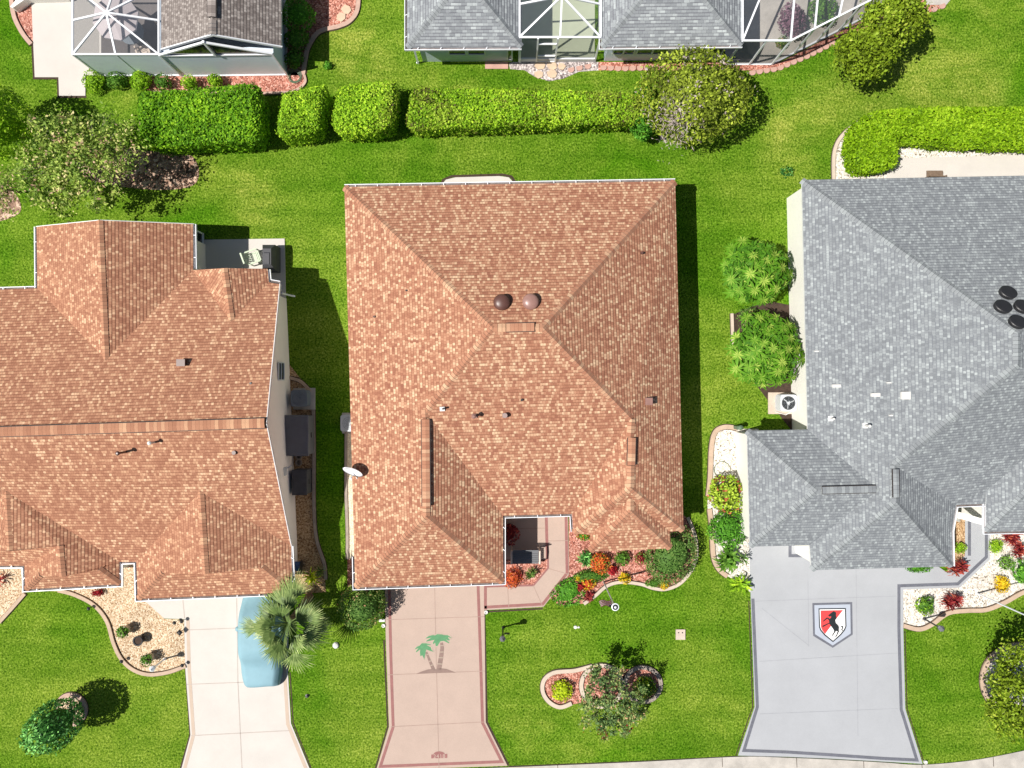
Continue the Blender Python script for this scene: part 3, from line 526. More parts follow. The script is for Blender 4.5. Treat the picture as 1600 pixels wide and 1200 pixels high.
# ---------------------------------------------------------------- roofs
ROOFS = {}
def to_px(v):
    k = H/(H-v[2])*SC; return (800+v[0]*k, 600-v[1]*k)
def roof(name, faces, mat, parent, key):
    """faces: list of [(px,py,z)...], first edge runs along the eave"""
    m = MB(); R = []
    for fi, f in enumerate(faces):
        p = [P(*q) for q in f]
        n = Vector((0,0,0))
        for i in range(len(p)): n += p[i].cross(p[(i+1) % len(p)])
        if n.z < 0: n = -n
        n.normalize(); c = sum(p, Vector())/len(p)
        e = (p[1]-p[0]); e.z = 0; e.normalize(); e = (e-n*e.dot(n)).normalized()
        u = n.cross(e)
        if u.z < 0: u = -u; e = -e
        R.append((f, n, c))
        tri = tessellate_polygon([[Vector((q.x, q.y, 0)) for q in p]])
        for t in tri:
            a, b, c3 = [p[i] for i in t]
            if (b-a).cross(c3-a).z < 0: t = t[::-1]
            q = [p[i] for i in t]
            m.face(q, 0, .5, [((v.dot(e)+fi*3.37), (v.dot(u)+fi*1.91)) for v in q])
    ROOFS[key] = R
    return m.build(name, mat, parent)
def on_roof(key, px, py, lift=0):
    """point of a roof surface seen at photo pixel px,py; also its normal"""
    best = None
    for f, n, c in ROOFS[key]:
        inside = False; k = len(f)
        for i in range(k):
            x1, y1 = f[i][:2]; x2, y2 = f[(i+1) % k][:2]
            if (y1 > py) != (y2 > py) and px < (x2-x1)*(py-y1)/(y2-y1)+x1: inside = not inside
        if inside:
            o = Vector((0,0,H)); d = P(px, py, 0)-o; t = n.dot(c-o)/n.dot(d); best = (o+d*t+n*lift, n)
    return best
def caps(segs, mat, parent, w=.17, step=.155, lift=.012, name='ridge_cap'):
    for a, b in segs:
        m = MB()
        a = P(*a); b = P(*b); d = b-a; L = d.length; d.normalize()
        s = d.cross(Vector((0,0,1))).normalized(); up = s.cross(d).normalized()
        if up.z < 0: up = -up
        n = max(1, int(L/step))
        for i in range(n):
            q0 = a+d*(i*L/n); q1 = a+d*((i+1.12)*L/n if i < n-1 else L)
            t = random.choice([.2,.35,.45,.5,.6,.72])+random.random()*.1
            h0, h1 = lift+.012, lift+.03
            dr = w*.40+.022
            l0, c0, r0 = q0-s*w-up*dr+up*h0, q0+up*h0, q0+s*w-up*dr+up*h0
            l1, c1, r1 = q1-s*w-up*dr+up*h1, q1+up*h1, q1+s*w-up*dr+up*h1
            m.face([l0, l1, c1, c0], 0, t); m.face([c0, c1, r1, r0], 0, t)
            dn = up*.030-d*.024  # butt edge lip, coloured dark as the shading line between caps
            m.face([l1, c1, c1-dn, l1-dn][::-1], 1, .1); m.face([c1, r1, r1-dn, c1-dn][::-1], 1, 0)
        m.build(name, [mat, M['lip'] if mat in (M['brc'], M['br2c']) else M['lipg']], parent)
def ridge_vent(a, b, parent, capmat, w=.17, h=.052):
    a = P(*a); b = P(*b); d = (b-a).normalized(); s = d.cross(Vector((0,0,1))).normalized(); m = MB(); up = Vector((0,0,1))
    for q, sg in ((a, 1), (a, -1)):
        pass
    base = MB(); base.bar(a+up*.01, b+up*.01, w*2+.06, h, 0)
    o = base.build('ridge_vent', M['vent'], parent)
    n = int((b-a).length/.16); top = MB()
    for i in range(n):
        q0 = a+(b-a)*(i/n); q1 = a+(b-a)*((i+.97)/n); t = .2+random.random()*.6
        z = up*(h*.5+.040)
        top.face([q0-s*w+z-up*.02, q1-s*w+z-up*.02, q1+z+up*.018, q0+z+up*.018], 0, t); top.face([q0+z+up*.018, q1+z+up*.018, q1+s*w+z-up*.02, q0+s*w+z-up*.02], 0, t)
    top.build('cap_shingles', capmat, o)
    return o
def gutter(px, parent, w=.12, z=2.6, side=1, strap=.95, label=None):
    """white channel along the eave; side=+1 puts it left of the path direction seen from above"""
    p = [P(x, y, z) for x, y in px]; N = len(p); m = MB()
    offs = []
    for i in range(N):
        d1 = (p[i]-p[i-1]).normalized() if i else (p[1]-p[0]).normalized(); d2 = (p[i+1]-p[i]).normalized() if i < N-1 else d1
        n1 = Vector((-d1.y, d1.x, 0))*side; n2 = Vector((-d2.y, d2.x, 0))*side; nn = (n1+n2).normalized()
        offs.append(nn/max(.35, nn.dot(n1)))
    up = Vector((0,0,1))
    for i in range(N-1):
        a, b, na, nb = p[i], p[i+1], offs[i], offs[i+1]
        o1 = [a+na*(w-.028), b+nb*(w-.028), b+nb*w, a+na*w]
        zt, zb = .0, -.12
        A, B = a+na*.012, b+nb*.012; C, Dd = b+nb*w, a+na*w; A2, B2 = a+na*(w-.03), b+nb*(w-.03)
        m.face([A+up*(zb+.03), B+up*(zb+.03), B2+up*(zb+.03), A2+up*(zb+.03)], 1)  # channel floor coloured darker than the white lip
        m.face([A2+up*zt, B2+up*zt, C+up*zt, Dd+up*zt], 0)
        m.face([A2+up*zt, B2+up*zt, B2+up*(zb+.03), A2+up*(zb+.03)], 0)
        m.face([Dd+up*zt, C+up*zt, C+up*zb, Dd+up*zb], 0)
        m.face([A+up*zb, B+up*zb, C+up*zb, Dd+up*zb], 0)
        m.face([A+up*zt*0, B+up*zt*0, B+up*zb, A+up*zb], 0)
        L = (b-a).length; k = int(L/strap)
        for j in range(k):
            q = a+(b-a)*((j+.5)/k); nq = (na+nb).normalized()
            m.bar(q+up*.008, q+nq*w+up*.008, .03, .012, 0)
    return m.build('gutter', [M['white'], M['gutter_in']], parent)
def inset(poly, d):
    p = [Vector(q[:2]) for q in poly]; N = len(p)
    A = sum(p[i].x*p[(i+1)%N].y-p[(i+1)%N].x*p[i].y for i in range(N))
    if A < 0: p.reverse()
    out = []
    for i in range(N):
        a, b, c = p[i-1], p[i], p[(i+1) % N]; d1 = (b-a).normalized(); d2 = (c-b).normalized()
        n1 = Vector((-d1.y, d1.x)); n2 = Vector((-d2.y, d2.x)); nn = (n1+n2)
        if nn.length < 1e-4: out.append(tuple(b+n1*d)); continue
        nn.normalize(); out.append(tuple(b+nn*d/max(.3, nn.dot(n1))))
    return out
def eaves_and_walls(outline, parent, wallmat, z=2.6, ins=.42, zw=None, soff=None):
    pl = [P(x, y, z)[:2] for x, y in outline]
    m = MB(); m.prism(inset([P(x, y, z)[:2] for x, y in soff] if soff else pl, .02), z-.16, z-.015); m.build('soffit', M['soffit'], parent)
    m = MB(); m.prism(inset(pl, ins), 0, z-.17 if zw is None else zw); return m.build('wall', wallmat, parent)
def window(px_list, z0, z1, n, parent, depth=.05, panes=1, fr=.05):
    """window on a vertical wall between plan points a,b (lawn pixels)"""
    a, b = [G(*q) for q in px_list]; d = (b-a).normalized(); n = Vector(n); m = MB(); up = Vector((0,0,1))
    q = lambda t, z: a+(b-a)*t+up*z+n*depth
    for t in (0, 1): m.bar(q(t, z0), q(t, z1), fr*1.4, fr, 0, up=n)
    for z in (z0, z1): m.bar(q(0, z), q(1, z), fr*1.4, fr, 0, up=n)
    for k in range(1, panes): m.bar(q(k/panes, z0), q(k/panes, z1), fr*1.6, fr, 0, up=n)
    o = m.build('window', M['frame'], parent)
    g = MB(); s = lambda t, z: a+(b-a)*t+up*z+n*(depth-.02)
    g.face([s(0,z0), s(1,z0), s(1,z1), s(0,z1)]); g.build('glass', M['glass'], o); return o
def pipe(key, px, py, name, label, mat, h=.3, r=.045, cat='roof vent', cap=False, group=None, flash=True):
    p, n = on_roof(key, px, py); m = MB()
    if flash: m.bar(p-n*.01, p+n*.012, .22, .2)
    m.tube([p, p+Vector((0,0,h))], [r, r], 10, 0 if not flash else 0)
    if cap: m.lathe(p+Vector((0,0,h)), [(r*1.9, 0), (r*1.9, .03), (r*.8, .08)], 12)
    o = m.build(name, mat, loc=p); return tag(o, label, cat, group)

# ---- middle house
mh = empty('house', G(800,600), 'house with large orange-brown hip roof and pink drive in the middle of the photo', 'house')
z = 2.6
A=(538,292,z); B=(1055,283,z); R1=(770,512,5.6); R2=(848,512,5.6); G1=(555,918,z); G2=(786,910,z); G3=(786,806,z); E1=(894,803,z); E2=(897,833,z); E3=(922,836,z)
E4=(922,862,z); E5=(1048,857,z); E6=(1047,831,z); SE=(1068,829,z); V1=(665,645,4.25); V2=(666,807,4.25); W1=(987,655,4.0); W2=(985,762,3.85); Br=(985,779,3.5); Bh=(985,798,3.5)
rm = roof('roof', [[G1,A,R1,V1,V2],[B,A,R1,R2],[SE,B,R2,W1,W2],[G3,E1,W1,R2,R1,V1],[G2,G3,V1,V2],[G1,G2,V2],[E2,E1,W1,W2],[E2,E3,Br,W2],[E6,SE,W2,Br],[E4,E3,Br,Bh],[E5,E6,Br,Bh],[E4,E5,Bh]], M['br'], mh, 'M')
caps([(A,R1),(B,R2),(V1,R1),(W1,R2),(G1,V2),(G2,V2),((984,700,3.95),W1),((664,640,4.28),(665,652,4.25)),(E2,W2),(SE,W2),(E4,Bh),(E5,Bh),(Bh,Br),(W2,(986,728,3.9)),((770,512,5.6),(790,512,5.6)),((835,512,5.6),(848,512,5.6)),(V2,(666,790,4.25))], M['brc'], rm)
ridge_vent((791,512,5.6),(835,511,5.6), rm, M['brc']); ridge_vent((665,655,4.26),(666,791,4.26), rm, M['brc']); ridge_vent((987,684,3.98),(986,727,3.92), rm, M['brc'])
OUT = [q[:2] for q in (A,G1,G2,G3,E1,E2,E3,E4,E5,E6,SE,B)]
wm = eaves_and_walls(OUT, mh, M['wall'])
gutter([(538,292),(1055,283)], mh); gutter([(554,870),(555,918),(786,910),(786,806),(894,803),(896,831)], mh, side=-1)
# ---- left house
lh = empty('house', G(330,660), 'house with terracotta roof and long cream gable wall left of the middle house', 'house')
RL=(-80,678,5.35); RR=(416,661,5.35); NE=(437,444,z); n2=(420,441,z); p2=(361,502,3.38); n3=(302,422,2.62); w5=(165,562,4.1); n6=(58,450,z); n7=(-80,455,z)
GA=(313,768,4.1); SEc=(455,853,z); NW1=(57,354,z); NE1=(302,350,z); NP=(155,344,4.3); SGp=(350,419,3.4); sge=(418,420,z)
s1=(213,878,z); s2=(215,936,z); s3=(457,926,z); sk1=(253,895,3.18); sk2=(410,887,3.16); GR2=(321,897,4.1)
BA=(10,768,4.1); BB=(15,860,4.1); b1=(187,878,z); b2=(187,913,z); b3=(39,921,z); b4=(38,884,z); LR=(93,853,3.56); LB=(97,901,3.56); k1=(62,899,3.05); k2=(155,890,3.05); W9=(-80,884,z)
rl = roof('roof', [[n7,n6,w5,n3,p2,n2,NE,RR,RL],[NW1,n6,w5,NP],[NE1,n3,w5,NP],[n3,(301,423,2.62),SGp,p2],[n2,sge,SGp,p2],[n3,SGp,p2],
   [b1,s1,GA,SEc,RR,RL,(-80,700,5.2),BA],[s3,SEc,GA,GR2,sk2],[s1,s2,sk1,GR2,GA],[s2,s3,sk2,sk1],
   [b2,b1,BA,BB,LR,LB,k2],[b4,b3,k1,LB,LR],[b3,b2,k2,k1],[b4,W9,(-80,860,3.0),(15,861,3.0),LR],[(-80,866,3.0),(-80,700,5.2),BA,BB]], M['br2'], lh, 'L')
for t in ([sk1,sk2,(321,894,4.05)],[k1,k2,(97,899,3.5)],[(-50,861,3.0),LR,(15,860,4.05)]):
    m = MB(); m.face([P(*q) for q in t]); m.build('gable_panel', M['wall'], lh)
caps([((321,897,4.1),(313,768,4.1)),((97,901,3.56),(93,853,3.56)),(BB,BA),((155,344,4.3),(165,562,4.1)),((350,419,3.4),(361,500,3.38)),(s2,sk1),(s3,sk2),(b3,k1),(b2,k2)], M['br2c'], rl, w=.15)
ridge_vent((-40,676,5.35),(414,661,5.35), rl, M['br2c'], w=.2)
eaves_and_walls([n7[:2],n6[:2],NW1[:2],NE1[:2],(303,422),(418,421),(420,440),NE[:2],SEc[:2],s3[:2],s2[:2],s1[:2],b1[:2],b2[:2],b3[:2],b4[:2],W9[:2]], lh, M['wall'], ins=.46,
   soff=[n7[:2],n6[:2],NW1[:2],NE1[:2],(303,422),(404,421),(406,446),(421,447),(440,853),(457,853),s3[:2],s2[:2],s1[:2],b1[:2],b2[:2],b3[:2],b4[:2],W9[:2]])
# tall gable wall under the right rake, a little inside the roof edge
ga = P(*NE); gb = P(*SEc); gr = P(*RR); off = Vector((-.456, 0, 0)); m = MB()
gpts = [ga+off+Vector((0,-.2,-.3)), gb+off+Vector((0,.2,-.3)), gr+off+Vector((0,0,-.12))]
m.face([gpts[0], gpts[1], gpts[2]]); m.face([g+Vector((-.1,0,0)) for g in gpts][::-1])
m.build('gable_wall', M['wall'], lh)
for a, b, o_ in ((ga, gr, (.005,0,-.08)), (gr, gb, (.005,0,-.08)), (P(*NW1), P(*NP), (0,.005,-.08)), (P(*NP), P(*NE1), (0,.005,-.08))):
    m = MB(); m.bar(a+Vector(o_), b+Vector(o_), .03, .16); m.build('barge_board', M['soffit'], lh)
gutter([(58,450),(57,354)], lh, side=1); gutter([(302,350),(303,420)], lh, side=1); gutter([(-80,455),(56,451)], lh, side=1)
gutter([(418,421),(420,440),(437,443)], lh, side=1, strap=2); gutter([(-80,884),(38,884),(39,921),(187,913),(187,878),(213,877),(215,936),(457,926),(454,853)], lh, side=-1)
# ---- right house
rh = empty('house', G(1400,600), 'house with blue-grey shingle roof and emblem on its grey drive at the right', 'house')
a1=(1253,281,z); a2=(1262,671,z); a3=(1373,765,3.75); a4=(1265,852,z); a5=(1268,891,z); a6=(1400,785,4.05); a7=(1397,727,4.05); a8=(1590,570,5.95); a9=(1590,521,5.95)
c1=(1167,673,z); c2=(1172,854,z); c3=(1276,766,3.75); e1=(1488,885,z); e2=(1487,830,z); e3=(1494,789,z); f1=(1540,787,z); f2=(1540,768,2.65); f3=(1690,640,4.3); f4=(1541,831,z); f5=(1650,725,4.05); f6=(1900,825,z); f7=(1790,725,4.05); f8=(1927,268,z)
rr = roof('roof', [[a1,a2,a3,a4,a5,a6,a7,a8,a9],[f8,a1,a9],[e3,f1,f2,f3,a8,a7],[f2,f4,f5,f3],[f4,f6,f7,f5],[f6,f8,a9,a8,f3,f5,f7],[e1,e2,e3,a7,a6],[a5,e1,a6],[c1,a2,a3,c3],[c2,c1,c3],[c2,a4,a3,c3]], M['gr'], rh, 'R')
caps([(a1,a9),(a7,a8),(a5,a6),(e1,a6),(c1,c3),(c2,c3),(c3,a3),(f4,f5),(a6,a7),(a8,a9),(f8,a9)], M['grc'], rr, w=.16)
ridge_vent((1284,766,3.76),(1368,764,3.76), rr, M['grc'], w=.15); ridge_vent((1399,733,4.07),(1400,777,4.07), rr, M['grc'], w=.13)
eaves_and_walls([a1[:2],a2[:2],c1[:2],c2[:2],a4[:2],a5[:2],e1[:2],e2[:2],e3[:2],f1[:2],f4[:2],f6[:2],f8[:2]], rh, M['wallw'], ins=.22)
gutter([(1488,885),(1487,830),(1494,789),(1540,787)], rh, side=-1, strap=3); gutter([(1540,766),(1541,831),(1700,828)], rh, side=-1, strap=3)
m = MB(); m.bar(P(1495,804,2.2), P(1541,817,2.2), .28, .22); m.bar(P(1497,812,0), P(1497,806,2.1), .2, .2); m.build('porch_beam', M['wallw'], rh)
# white side screen wall seen left of the roof
m = MB(); m.box((*G(1262,470)[:2], 1.1), (.1, 1.0, .5)); 
# ---- taupe roofed house, top left
th = empty('house', G(350,30), 'taupe roofed house with glazed gable lanai at the top left', 'house')
t1=(252,76,2.6); t2=(331,53,4.1); t3=(440,72,2.6); t4=(440,-200,2.6); t5=(331,-200,4.1); t6=(252,-200,2.6)
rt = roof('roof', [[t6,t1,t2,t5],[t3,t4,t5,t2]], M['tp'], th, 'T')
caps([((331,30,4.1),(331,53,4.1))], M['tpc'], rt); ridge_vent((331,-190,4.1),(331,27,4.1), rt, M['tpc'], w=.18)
gutter([(440,-200),(440,71)], th, side=-1)
m = MB(); hw = [G(282,118),(449+0,0)]
m.prism(wpts([(283,118),(449,116),(449,-300),(283,-300)]), 0, 2.25); wt = m.build('wall', M['wallb'], th)
m = MB(); pz = lambda x, zz, dy=0: G(x, 119+dy, zz)
m.face([pz(284,.1), pz(449,.1,-2), pz(449,2.3,-2), pz(284,2.3)]); m.build('frosted_panels', M['wallp'], th)
m = MB()
for x in (366,): pass
m.bar(pz(284,2.36), pz(449,2.36,-2), .07, .09); m.bar(pz(284,.05), pz(449,.05,-2), .09, .10); m.bar(pz(284.5,0), pz(284.5,2.4), .09, .09); m.bar(pz(449,0,-2), pz(449,2.4,-2), .09, .09); m.bar(pz(366,2.4), pz(366,3.85), .10, .1)
m.bar(pz(284,2.42), pz(366,3.75), .09, .1); m.bar(pz(366,3.75), pz(449,2.42,-2), .09, .1)
m.build('gable_frame', M['white'], th)
m = MB(); m.face([pz(286,2.3,-.8), pz(447,2.3,-2.5), pz(366,3.7,-.8)]); m.build('gable_glass', M['glass'], th)
m = MB(); ra, rb, rc = P(*t1), P(*t2), P(*t3)
m.bar(ra+Vector((0,-.02,-.06)), rb+Vector((0,-.02,-.06)), .05, .14); m.bar(rb+Vector((0,-.02,-.06)), rc+Vector((0,-.02,-.06)), .05, .14); m.build('barge_board', M['white'], th)
# low wing right of it
m = MB(); m.prism(wpts([(449,-10),(545,-10),(545,-200),(449,-200)]), 0, 2.4); m.build('wall', M['wallb'], th)
# ---- light grey roofed house, top middle
gh = empty('house', G(900,20), 'grey hip roofed house with two screened lanais at the top', 'house')
g1=(636,74,z); g2=(815,73,z); g3=(725,-38,3.8); g4=(725,-200,3.8); g5=(636,-200,z); g6=(815,-200,z)
h1=(940,73,z); h2=(1160,70,z); h3=(1052,-63,4.0); h4=(1052,-200,4.0); h5=(940,-200,z); h6=(1160,-200,z)
rg = roof('roof', [[g1,g2,g3],[g5,g1,g3,g4],[g2,g6,g4,g3],[h1,h2,h3],[h5,h1,h3,h4],[h2,h6,h4,h3]], M['gr2'], gh, 'G')
caps([(g1,g3),(g2,g3),(h1,h3),(h2,h3),(g3,g4),(h3,h4)], M['grc'], rg, w=.16)
eaves_and_walls([(636,74),(815,73),(815,-200),(636,-200)], gh, M['wallb']); eaves_and_walls([(940,73),(1160,70),(1160,-200),(940,-200)], gh, M['wallb'])
gutter([(636,-200),(636,74),(815,73)], gh, side=-1); gutter([(940,-100),(940,73),(1160,70)], gh, side=-1)
sy = (0,-1,0); ya = 96.6
window([(704,ya),(730,ya)], .95, 2.0, sy, gh); window([(733,ya),(759,ya)], .95, 2.0, sy, gh)
for a, b in ((953,985),(989,1036),(1041,1080),(1084,1118)): window([(a,96),(b,96)], .95, 2.05, sy, gh, panes=2)
window([(793,ya),(800,ya)], .4, 2.0, sy, gh)
m = MB(); m.bar(G(655,97.5,0)+Vector((-.05,-.05,0)), G(655,97.5,2.45)+Vector((-.05,-.05,0)), .08, .06); m.bar(G(655,97.5,.06), G(651,99,.04), .08, .06); m.build('downspout', M['white'], gh)
m = MB(); m.box((*G(812,97)[:2], 1.25), (.1, .1, 2.5)); m.build('downspout', M['white'], gh)
# windows / vents of the other houses
xw = P(*RR)[0]-.46
def side_slot(y0, y1, z0, z1, x, parent):
    a = Vector((x, -(y0-600)/SC, 0)); b = Vector((x, -(y1-600)/SC, 0))
    m = MB()
    for q in (a, b): m.bar(q+Vector((.03,0,z0)), q+Vector((.03,0,z1)), .05, .05)
    for zz in (z0, (z0+z1)/2, z1): m.bar(a+Vector((.03,0,zz)), b+Vector((.03,0,zz)), .05, .06)
    o = m.build('window', M['frame'], parent); g = MB(); g.face([a+Vector((.02,0,z0)), b+Vector((.02,0,z0)), b+Vector((.02,0,z1)), a+Vector((.02,0,z1))]); g.build('glass', M['glass'], o)
wallx = inset([P(x, y, z)[:2] for x, y in (NE[:2], SEc[:2], (0,853), (0,444))], .46)
side_slot(568, 594, 1.15, 2.0, (453.5-800)/SC, lh)
# ---------------------------------------------------------------- foliage
def lowf(p, s=1.0, seed=0):
    k = rng.normal(size=(5, 3))*s*1.6; ph = rng.uniform(0, 6.28, 5); v = np.zeros(len(p))
    for i in range(5): v += np.sin(p@k[i]+ph[i])
    return v/3.2
def leafobj(name, pts, nrm, size, mats, parent=None, aspect=.55, jit=.7, loc=None, extra=None, contrast=.22, midx=None, tshift=0.0, freq=1.0, fold=True):
    N = len(pts); n = nrm+jit*rng.normal(size=(N, 3)); n /= np.linalg.norm(n, axis=1)[:, None]+1e-9
    r = rng.normal(size=(N, 3)); t = np.cross(n, r); t /= np.linalg.norm(t, axis=1)[:, None]+1e-9; b = np.cross(n, t)
    L = (size*(.65+.7*rng.random(N)))[:, None]; Wd = L*aspect
    V = np.empty((N, 4, 3)); V[:, 0] = pts-t*L/2; V[:, 1] = pts+b*Wd/2+n*L*.06; V[:, 2] = pts+t*L/2; V[:, 3] = pts-b*Wd/2+n*L*.06
    tone = np.clip(.5+tshift+contrast*rng.normal(size=N)+.20*lowf(pts, freq), 0, 1)
    F = np.arange(N*4).reshape(N, 4); V = V.reshape(-1, 3); mi = np.zeros(N, int) if midx is None else midx
    return rawmesh(name, V, F, tone, mi, mats, parent, loc, extra)
def rawmesh(name, V, F, tone, mi, mats, parent=None, loc=None, extra=None):
    """quads as arrays, plus an optional MB with ordinary faces (stems, core)"""
    V = np.asarray(V, float); base = len(V); polys = [F.reshape(-1)]; sizes = [4]*len(F); tn = list(tone); ml = list(mi)
    if extra is not None and len(extra.f):
        V = np.vstack([V, np.array(extra.v, float)])
        for f, mm, tt in zip(extra.f, extra.m, extra.t):
            polys.append(np.array(f)+base); sizes.append(len(f)); tn.append(tt); ml.append(mm)
    if loc is not None: V = V-np.array(loc)
    me = D.meshes.new(name); idx = np.concatenate(polys); sz = np.array(sizes)
    me.vertices.add(len(V)); me.vertices.foreach_set('co', V.astype('f').ravel())
    me.loops.add(len(idx)); me.loops.foreach_set('vertex_index', idx.astype('i'))
    me.polygons.add(len(sz)); me.polygons.foreach_set('loop_start', np.concatenate([[0], np.cumsum(sz)[:-1]]).astype('i'))
    me.polygons.foreach_set('material_index', np.array(ml, 'i'))
    for m_ in (mats if isinstance(mats, (list, tuple)) else [mats]): me.materials.append(m_)
    at = me.attributes.new('tone', 'FLOAT', 'FACE'); at.data.foreach_set('value', np.array(tn, 'f'))
    me.update(calc_edges=True); me.validate()
    o = D.objects.new(name, me); COL.objects.link(o)
    if loc is not None: o.location = loc
    if parent is not None: attach(o, parent, loc is None)
    return o
def sph(N, zmin=-1.0):
    z = rng.uniform(zmin, 1, N); a = rng.uniform(0, 2*math.pi, N); r = np.sqrt(1-z*z)
    return np.stack([r*np.cos(a), r*np.sin(a), z], 1)
def shrub(px, py, rpx, h, leaf, label, cat='shrub', name='shrub', size=.11, dens=270, zb=0.0, ry=None, lump=.2, group=None, core=True, jit=.7, contrast=.22, stems=True, aspect=.55, ecc=0, bz=.05, second=None, frac=0.0, tshift=0.0, thin=1.0):
    """clump seen at photo pixel px,py with pixel radius rpx; h its height; body from bz*h up"""
    zc = h*.55+zb; c = P(px, py, zc); k = (H-zc)/H/SC; rx = rpx*k; ryy = (ry or rpx)*k; rz = h*.5
    R = Matrix.Rotation(ecc, 3, 'Z'); area = 4*math.pi*((rx*ryy)**.8*.5+(rx*rz)**.8*.25+(ryy*rz)**.8*.25)**(1/.8)*.75
    N = int(max(60, area*dens*thin/(size/.11)**1.3)); d = sph(N, -.75)
    lf = 1+lump*lowf(d*1.0, 1.6)-.10*rng.random(N)+.05*rng.normal(size=N)*(1 if core else 3)
    if not core: lf *= rng.uniform(.35, 1, N)**.5
    p = d*lf[:, None]*np.array([rx, ryy, rz]); Rm = np.array(R); p = p@Rm.T; nr = (d/np.array([rx, ryy, rz]))@Rm.T; nr /= np.linalg.norm(nr, axis=1)[:, None]
    p = p+np.array(c); p[:, 2] = np.maximum(p[:, 2], .03)
    ex = MB(); mats = [leaf, M['bark']]
    if core:
        nn = 14; prof = [(max(.01, math.sin(math.pi*i/8))*.64, -math.cos(math.pi*i/8)*.64) for i in range(9)]; vs = []; fs = []
        ex.lathe(c, [(r_*1.0, z_*rz) for r_, z_ in prof], nn, 0, tone=.3)  # core in a darker leaf tone, painting the shade inside the clump
        for i in range(len(ex.v)):
            q = Vector(ex.v[i])-c; q = R @ Vector((q.x*rx, q.y*ryy, q.z)); ex.v[i] = tuple(c+q) if (c+q).z > .01 else (c.x+q.x, c.y+q.y, .01)
    if stems:
        base = Vector((c.x, c.y, zb))
        for i in range(5):
            a = random.uniform(0, 6.28); q = c+Vector((math.cos(a)*rx*.5, math.sin(a)*ryy*.5, rz*.1))
            ex.tube([base, (base+q)/2+Vector((0,0,.05)), q], [.025, .018, .008], 5, 1)
    mi = None
    if second is not None:
        mats = [leaf, M['bark'], second]; mi = np.where(rng.random(N)+.25*lowf(p, 3) < frac, 2, 0)
    o = leafobj(name, p, nr, size, mats, None, aspect, jit, loc=(c.x, c.y, zb), extra=ex, contrast=contrast, midx=mi, freq=1.2, tshift=tshift)
    return tag(o, label, cat, group)
def inpoly(pts, poly):
    x, y = pts[:, 0], pts[:, 1]; ins = np.zeros(len(pts), bool); n = len(poly)
    for i in range(n):
        x1, y1 = poly[i]; x2, y2 = poly[(i+1) % n]
        c = ((y1 > y) != (y2 > y)) & (x < (x2-x1)*(y-y1)/(y2-y1+1e-12)+x1); ins ^= c
    return ins
def edged(pts, poly):
    d = np.full(len(pts), 1e9); n = len(poly)
    for i in range(n):
        a = np.array(poly[i]); b = np.array(poly[(i+1) % n]); ab = b-a
        t = np.clip(((pts-a)@ab)/(ab@ab+1e-12), 0, 1); d = np.minimum(d, np.linalg.norm(pts-(a+t[:, None]*ab), axis=1))
    return d
def hedge(pxpoly, h, leaf, label, size=.12, dens=420, rnd=.34, smooth=True, second=None, frac=0, cat='hedge', contrast=.24, wob=.07, aspect=.6, freq=1.0):
    pp = spline(pxpoly, 5, True) if smooth else pxpoly
    mx_ = sum(p[0] for p in pp)/len(pp); my_ = sum(p[1] for p in pp)/len(pp); u = Vector((800-mx_, 600-my_)).normalized()
    wd = [(Vector((x-mx_, (y-my_)))) for x, y in pp]; sx_ = max(abs(v.x) for v in wd); sy_ = max(abs(v.y) for v in wd)
    te = [max(-1, min(1, (v.x/sx_*u.x+v.y/sy_*u.y)*1.25)) for v in wd]   # near side of the outline is the foot of the wall, far side the top
    poly = [tuple(P(x, y, h*(1-t)/2)[:2]) for (x, y), t in zip(pp, te)]; A = np.array(poly); lo, hi = A.min(0), A.max(0)
    n = int((hi-lo).prod()*dens); q = rng.uniform(lo, hi, (n, 2)); q = q[inpoly(q, poly)]; d = edged(q, poly)
    z = h-rnd*np.clip(1-d/rnd, 0, 1)**2+wob*lowf(np.c_[q, q[:, :1]*0], 2.2)+.035*rng.normal(size=len(q))
    top = np.c_[q, z]; tn = np.tile([0, 0, 1.0], (len(q), 1)); S_, NN = [], []
    for i in range(len(poly)):
        a = A[i]; b = A[(i+1) % len(poly)]; L = np.linalg.norm(b-a)
        k = rng.poisson(L*h*dens*.55)
        if k == 0: continue
        t = rng.random(k)[:, None]; zz = rng.uniform(.05, h-rnd*.6, k); w = a+(b-a)*t; nn = np.array([(b-a)[1], -(b-a)[0]])/L
        m_ = (a+b)/2+nn*.05
        if inpoly(np.array([m_]), poly)[0]: nn = -nn
        bul = .05*rng.normal(size=k)+wob*lowf(np.c_[w, zz], 2)
        S_.append(np.c_[w+nn*(bul-.22*(1-zz/h))[:, None], zz]); NN.append(np.tile([nn[0], nn[1], .25], (k, 1)))
    pts = np.vstack([top]+S_); nr = np.vstack([tn]+NN); ex = MB()
    ex.prism(inset(poly, .34), .0, h*.45, 0, tone=.25); ex.prism(inset(poly, .16), h*.45, h-.17-rnd*.9, 0, tone=.25); ex.prism(inset(poly, .13+rnd*.75), h-.17-rnd*.9, h-.16, 0, tone=.25)  # inner blocks toned dark to paint shade within the hedge
    c = A.mean(0); mats = [leaf, M['bark']]; mi = None
    if second is not None: mats.append(second); mi = np.where(rng.random(len(pts))*.5+.25+.35*lowf(pts, 1.3) < frac, 2, 0)
    o = leafobj('hedge', pts, nr, size, mats, None, aspect, .5, loc=(c[0], c[1], 0), extra=ex, contrast=contrast, midx=mi, freq=freq)
    return tag(o, label, cat)
